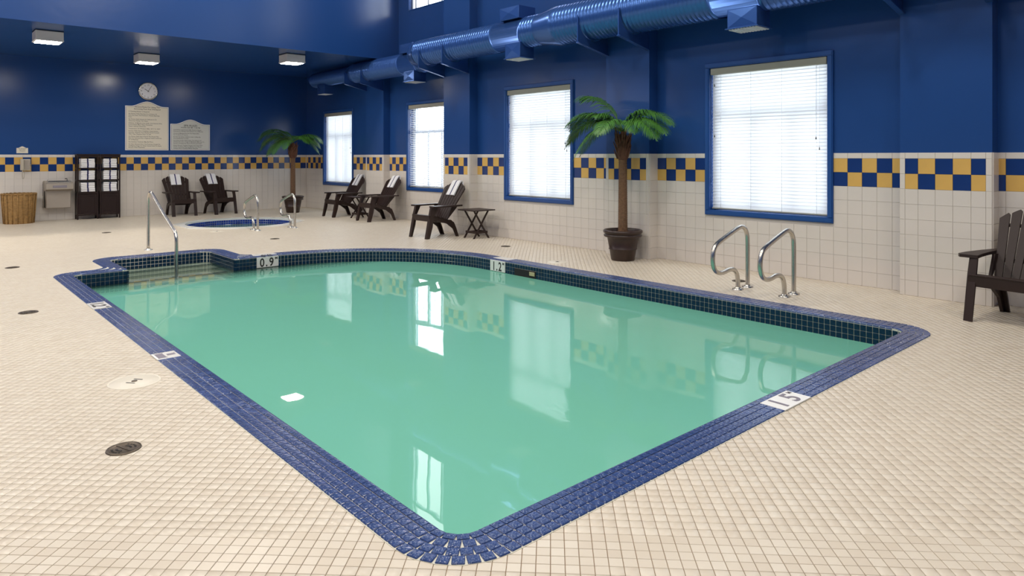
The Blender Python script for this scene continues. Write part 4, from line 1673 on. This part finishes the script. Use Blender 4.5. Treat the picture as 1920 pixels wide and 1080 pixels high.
# ------------------------------------------------------------------ lamps under the low ceiling
lamp0 = empty('ceiling_light')
MB().cbox(-.205, .205, -.205, .205, -.012, 0, .002).build('gap_shade', M['hole'], lamp0)  # black slab: the shade in the gap below the ceiling, put in as colour
MB().cbox(-.205, .205, -.205, .205, -.175, -.013, .006).build('housing', M['fix'], lamp0)
b = MB()
b.prism([(-.212, -.175), (-.190, -.186), (.190, -.186), (.212, -.175), (.205, -.155), (-.205, -.155)], 'y', -.208, .208)
b.build('lens_frame', M['fix'], lamp0)
MB().cbox(-.180, .180, -.180, .180, -.192, -.184, .003).build('lens', M['lamp'], lamp0)
for i, (x, y, lab) in enumerate(((1.93, 14.36, 'leftmost square lamp under the low blue ceiling'), (3.935, 16.14, 'middle square lamp under the low blue ceiling, above the clock'),
                                 (6.28, 14.12, 'rightmost square lamp under the low blue ceiling, near the duct'))):
    o = lamp0 if i == 0 else copy_tree(lamp0)
    o.location = (x, y, 3.60)
    tag(o, lab, 'ceiling light', 'square lamps under the low ceiling')

# ------------------------------------------------------------------ air duct
duct = empty('air_duct', (7.37, 7.3, 3.37))
tag(duct, 'long blue spiral air duct running along the window wall above the windows', 'duct')


def ribbed(x, z, y0, y1, R, pitch=.062, smooth_band=()):
    prof = []
    y = y0
    while y < y1 - .001:
        ye = min(y + pitch, y1)
        if any(a < y < b_ for a, b_ in smooth_band):
            prof += [(y, R), (ye, R)]
        else:
            prof += [(y, R), (y + (ye - y) * .80, R), (y + (ye - y) * .86, R + .0055), (y + (ye - y) * .95, R + .0055), (ye - .0001, R)]
        y = ye
    M4 = Matrix(((1, 0, 0, x - 7.37), (0, 0, 1, -7.3), (0, 1, 0, z - 3.37), (0, 0, 0, 1)))
    b = MB()
    b.lathe([(r, q) for q, r in prof], 40, M4=M4)
    b.f = [f[::-1] for f in b.f]
    return b


ribbed(7.37, 3.37, -3.9, 7.10, .29, smooth_band=((3.8, 4.45),)).build('duct_section', M['duct'], duct)
M4D = Matrix(((1, 0, 0, 0), (0, 0, 1, -7.3), (0, 1, 0, 0), (0, 0, 0, 1)))
b = MB(); b.lathe([(.29, 7.08), (.296, 7.10), (.296, 7.16), (.245, 7.46), (.245, 7.52), (.240, 7.54)], 40, M4=M4D); b.f = [f[::-1] for f in b.f]
b.build('reducer', M['duct'], duct)
ribbed(7.37, 3.37, 7.52, 10.80, .24, smooth_band=((7.80, 8.45),)).build('duct_section', M['duct'], duct)
pts = []
for i in range(9):
    a = pi / 2 * i / 8
    pts.append((.30 - .30 * cos(a), 10.80 - 7.3 + .30 * sin(a), 0))
for i in range(1, 9):
    a = pi / 2 * i / 8
    pts.append((.33 + .30 * sin(a), 11.10 + .30 - .30 * cos(a) - 7.3, 0))
b = MB(); b.tube(pts, [.24] * 10 + [.235] * (len(pts) - 10), 36, False); b.build('elbow', M['duct'], duct)
ribbed(8.0, 3.37, 11.40, 14.35, .228, smooth_band=((11.7, 12.3),)).build('duct_section', M['duct'], duct)
b = MB(); b.lathe([(.228, 14.35), (.235, 14.37), (.235, 14.42), (.185, 14.62), (.180, 14.66)], 40, M4=Matrix(((1, 0, 0, .63), (0, 0, 1, -7.3), (0, 1, 0, 0), (0, 0, 0, 1)))); b.f = [f[::-1] for f in b.f]
b.build('reducer', M['duct'], duct)
ribbed(8.0, 3.37, 14.64, 16.55, .18).build('duct_section', M['duct'], duct)
b = MB(); b.lathe([(.18, 16.55), (.186, 16.57), (.16, 16.60), (.0, 16.61)], 40, M4=Matrix(((1, 0, 0, .63), (0, 0, 1, -7.3), (0, 1, 0, 0), (0, 0, 0, 1)))); b.f = [f[::-1] for f in b.f]
b.build('end_cap', M['duct'], duct)


def air_box(x0, x1, y0, y1, z0, z1, under=True):
    o = MB().cbox(x0 - 7.37, x1 - 7.37, y0 - 7.3, y1 - 7.3, z0 - 3.37, z1 - 3.37, .004)
    # pressed cross folds on the side
    q = (z0 + z1) / 2 - 3.37
    cx, cy = x0 - 7.37, (y0 + y1) / 2 - 7.3
    o.add([(cx - .0005, y0 - 7.3 + .01, z0 - 3.37 + .01), (cx - .0005, y1 - 7.3 - .01, z0 - 3.37 + .01), (cx - .0005, y1 - 7.3 - .01, z1 - 3.37 - .01), (cx - .0005, y0 - 7.3 + .01, z1 - 3.37 - .01), (cx - .010, cy, q)],
          [(0, 4, 1), (1, 4, 2), (2, 4, 3), (3, 4, 0)])
    bo = o.build('outlet_box', M['duct'], duct)
    if under:
        g_ = MB().cbox(x0 - .02 - 7.37, x1 + .02 - 7.37, y0 - .02 - 7.3, y1 + .02 - 7.3, z0 - .012 - 3.37, z0 - 3.37, .002)
        g_.build('grille_frame', M['duct'], bo)
        s_ = MB()
        n_ = 10
        for k in range(n_):
            yk = y0 + (y1 - y0) * (k + .5) / n_
            s_.box(x0 + .01 - 7.37, x1 - .01 - 7.37, yk - .012 - 7.3, yk + .006 - 7.3, z0 - .020 - 3.37, z0 - .012 - 3.37)
        s_.build('grille', M['white'], bo)


air_box(7.17, 7.47, 3.90, 4.27, 2.90, 3.12)
air_box(7.17, 7.47, 7.84, 8.19, 2.97, 3.20)
air_box(7.17, 7.53, 7.87, 8.32, 3.58, 3.78, False)
air_box(7.82, 8.12, 11.76, 12.13, 2.97, 3.18)
air_box(7.80, 8.16, 11.80, 12.26, 3.56, 3.75, False)
air_box(7.86, 8.10, 15.80, 16.18, 2.99, 3.22)


def bracket(y, fx, cx, R, x0):
    """triangular plate under the duct, fixed to the pillar face"""
    zt = 3.37
    z0a, z0b = zt - R - .06, zt - R - .19
    pts = [(x0, zt + .02), (x0, z0a), (fx, z0b), (fx, zt - .02)]
    arc = []
    for i in range(13):
        a = radians(0) - pi * i / 12
        arc.append((cx + (R + .006) * cos(a), zt - .02 + (R + .006) * sin(a)))
    pts += [p for p in arc if x0 + .012 < p[0] < fx - .004]
    b = MB()
    b.prism([(p[0] - 7.37, p[1] - 3.37) for p in pts], 'y', y - .008 - 7.3, y + .008 - 7.3)
    # bottom flange
    b.prism([(x0 - 7.37, z0a - 3.37), (x0 - 7.37, z0a - .012 - 3.37), (fx - 7.37, z0b - .012 - 3.37), (fx - 7.37, z0b - 3.37)], 'y', y - .03 - 7.3, y + .03 - 7.3)
    b.build('bracket', M['duct'], duct)


for y in (1.82, 2.58): bracket(y, 7.69, 7.37, .29, 7.05)
for y in (5.79, 6.52): bracket(y, 7.69, 7.37, .29, 7.05)
for y in (9.80, 10.53): bracket(y, 7.69, 7.37, .25, 7.10)
for y in (13.80, 14.55): bracket(y, 8.33, 8.0, .235 if y < 14 else .19, 7.74)

# ------------------------------------------------------------------ drains and lids
DR = [(.809, 3.732, .078, 'round bronze floor drain nearest the camera on the left deck'), (.869, 7.57, .078, 'round floor drain on the left deck level with the pool marker'),
      (1.066, 10.75, .078, 'round floor drain at the left edge beyond the pool corner'), (2.86, 14.5, .078, 'round floor drain before the towel cabinets'),
      (4.80, 11.49, .078, 'round floor drain between pool and hot tub'), (7.114, 8.11, .078, 'round floor drain between pool curve and window wall'),
      (7.12, 4.09, .078, 'round floor drain behind the pool ladder rails')]
dr0 = None
for i, (x, y, r, lab) in enumerate(DR):
    if i == 0:
        dr0 = empty('floor_drain')
        MB().lathe([(.0, .003), (.060, .003), (.064, .005), (.076, .005), (.078, .0)], 36).build('drain_ring', M['drain'], dr0)
        s_ = MB()
        for sgn in (-1, 1):
            for k in range(5):
                for q in range(2):
                    a = radians(-34 + 17 * k) + (0 if sgn > 0 else pi)
                    rr_ = .030 + .020 * q
                    cx, cy = rr_ * cos(a), rr_ * sin(a)
                    s_.box(cx - .004, cx + .004, cy - .004, cy + .004, .003, .0042)
        s_.build('drain_holes', M['hole'], dr0)
        MB().cbox(-.004, .004, -.055, .055, .003, .0055, .001).build('drain_bar', M['drain'], dr0)
        o = dr0
    else:
        o = copy_tree(dr0)
    o.location = (x, y, 0)
    o.rotation_euler = (0, 0, radians(20 + 13 * i))
    tag(o, lab, 'drain', 'round floor drains')
for (x, y, r, lab) in ((1.10, 4.80, .145, 'round white skimmer lid set in the left deck'), (6.58, 6.45, .13, 'round pale skimmer lid by the pool curve near the palm'),
                       (4.46, 13.35, .12, 'round pale lid in front of the hot tub')):
    o = empty('skimmer_lid', (x, y, 0)); tag(o, lab, 'lid')
    MB().lathe([(r + .006, .0), (r + .005, .003), (r, .0035), (r - .002, .002), (r - .006, .002), (r - .008, .004), (.0, .0045)], 48).build('lid_plate', M['lid'], o)
    for k, (w_, q) in enumerate(((.030, .036), (.030, -.036))):
        MB().box(-w_, w_, q - .005, q + .005, .0045, .0052).build('finger_slot', M['hole'], o)
    MB().lathe([(.018, .0045), (.016, .007), (.0, .007)], 16).build('lid_screw', M['drain'], o)
    o.rotation_euler = (0, 0, radians(-50))
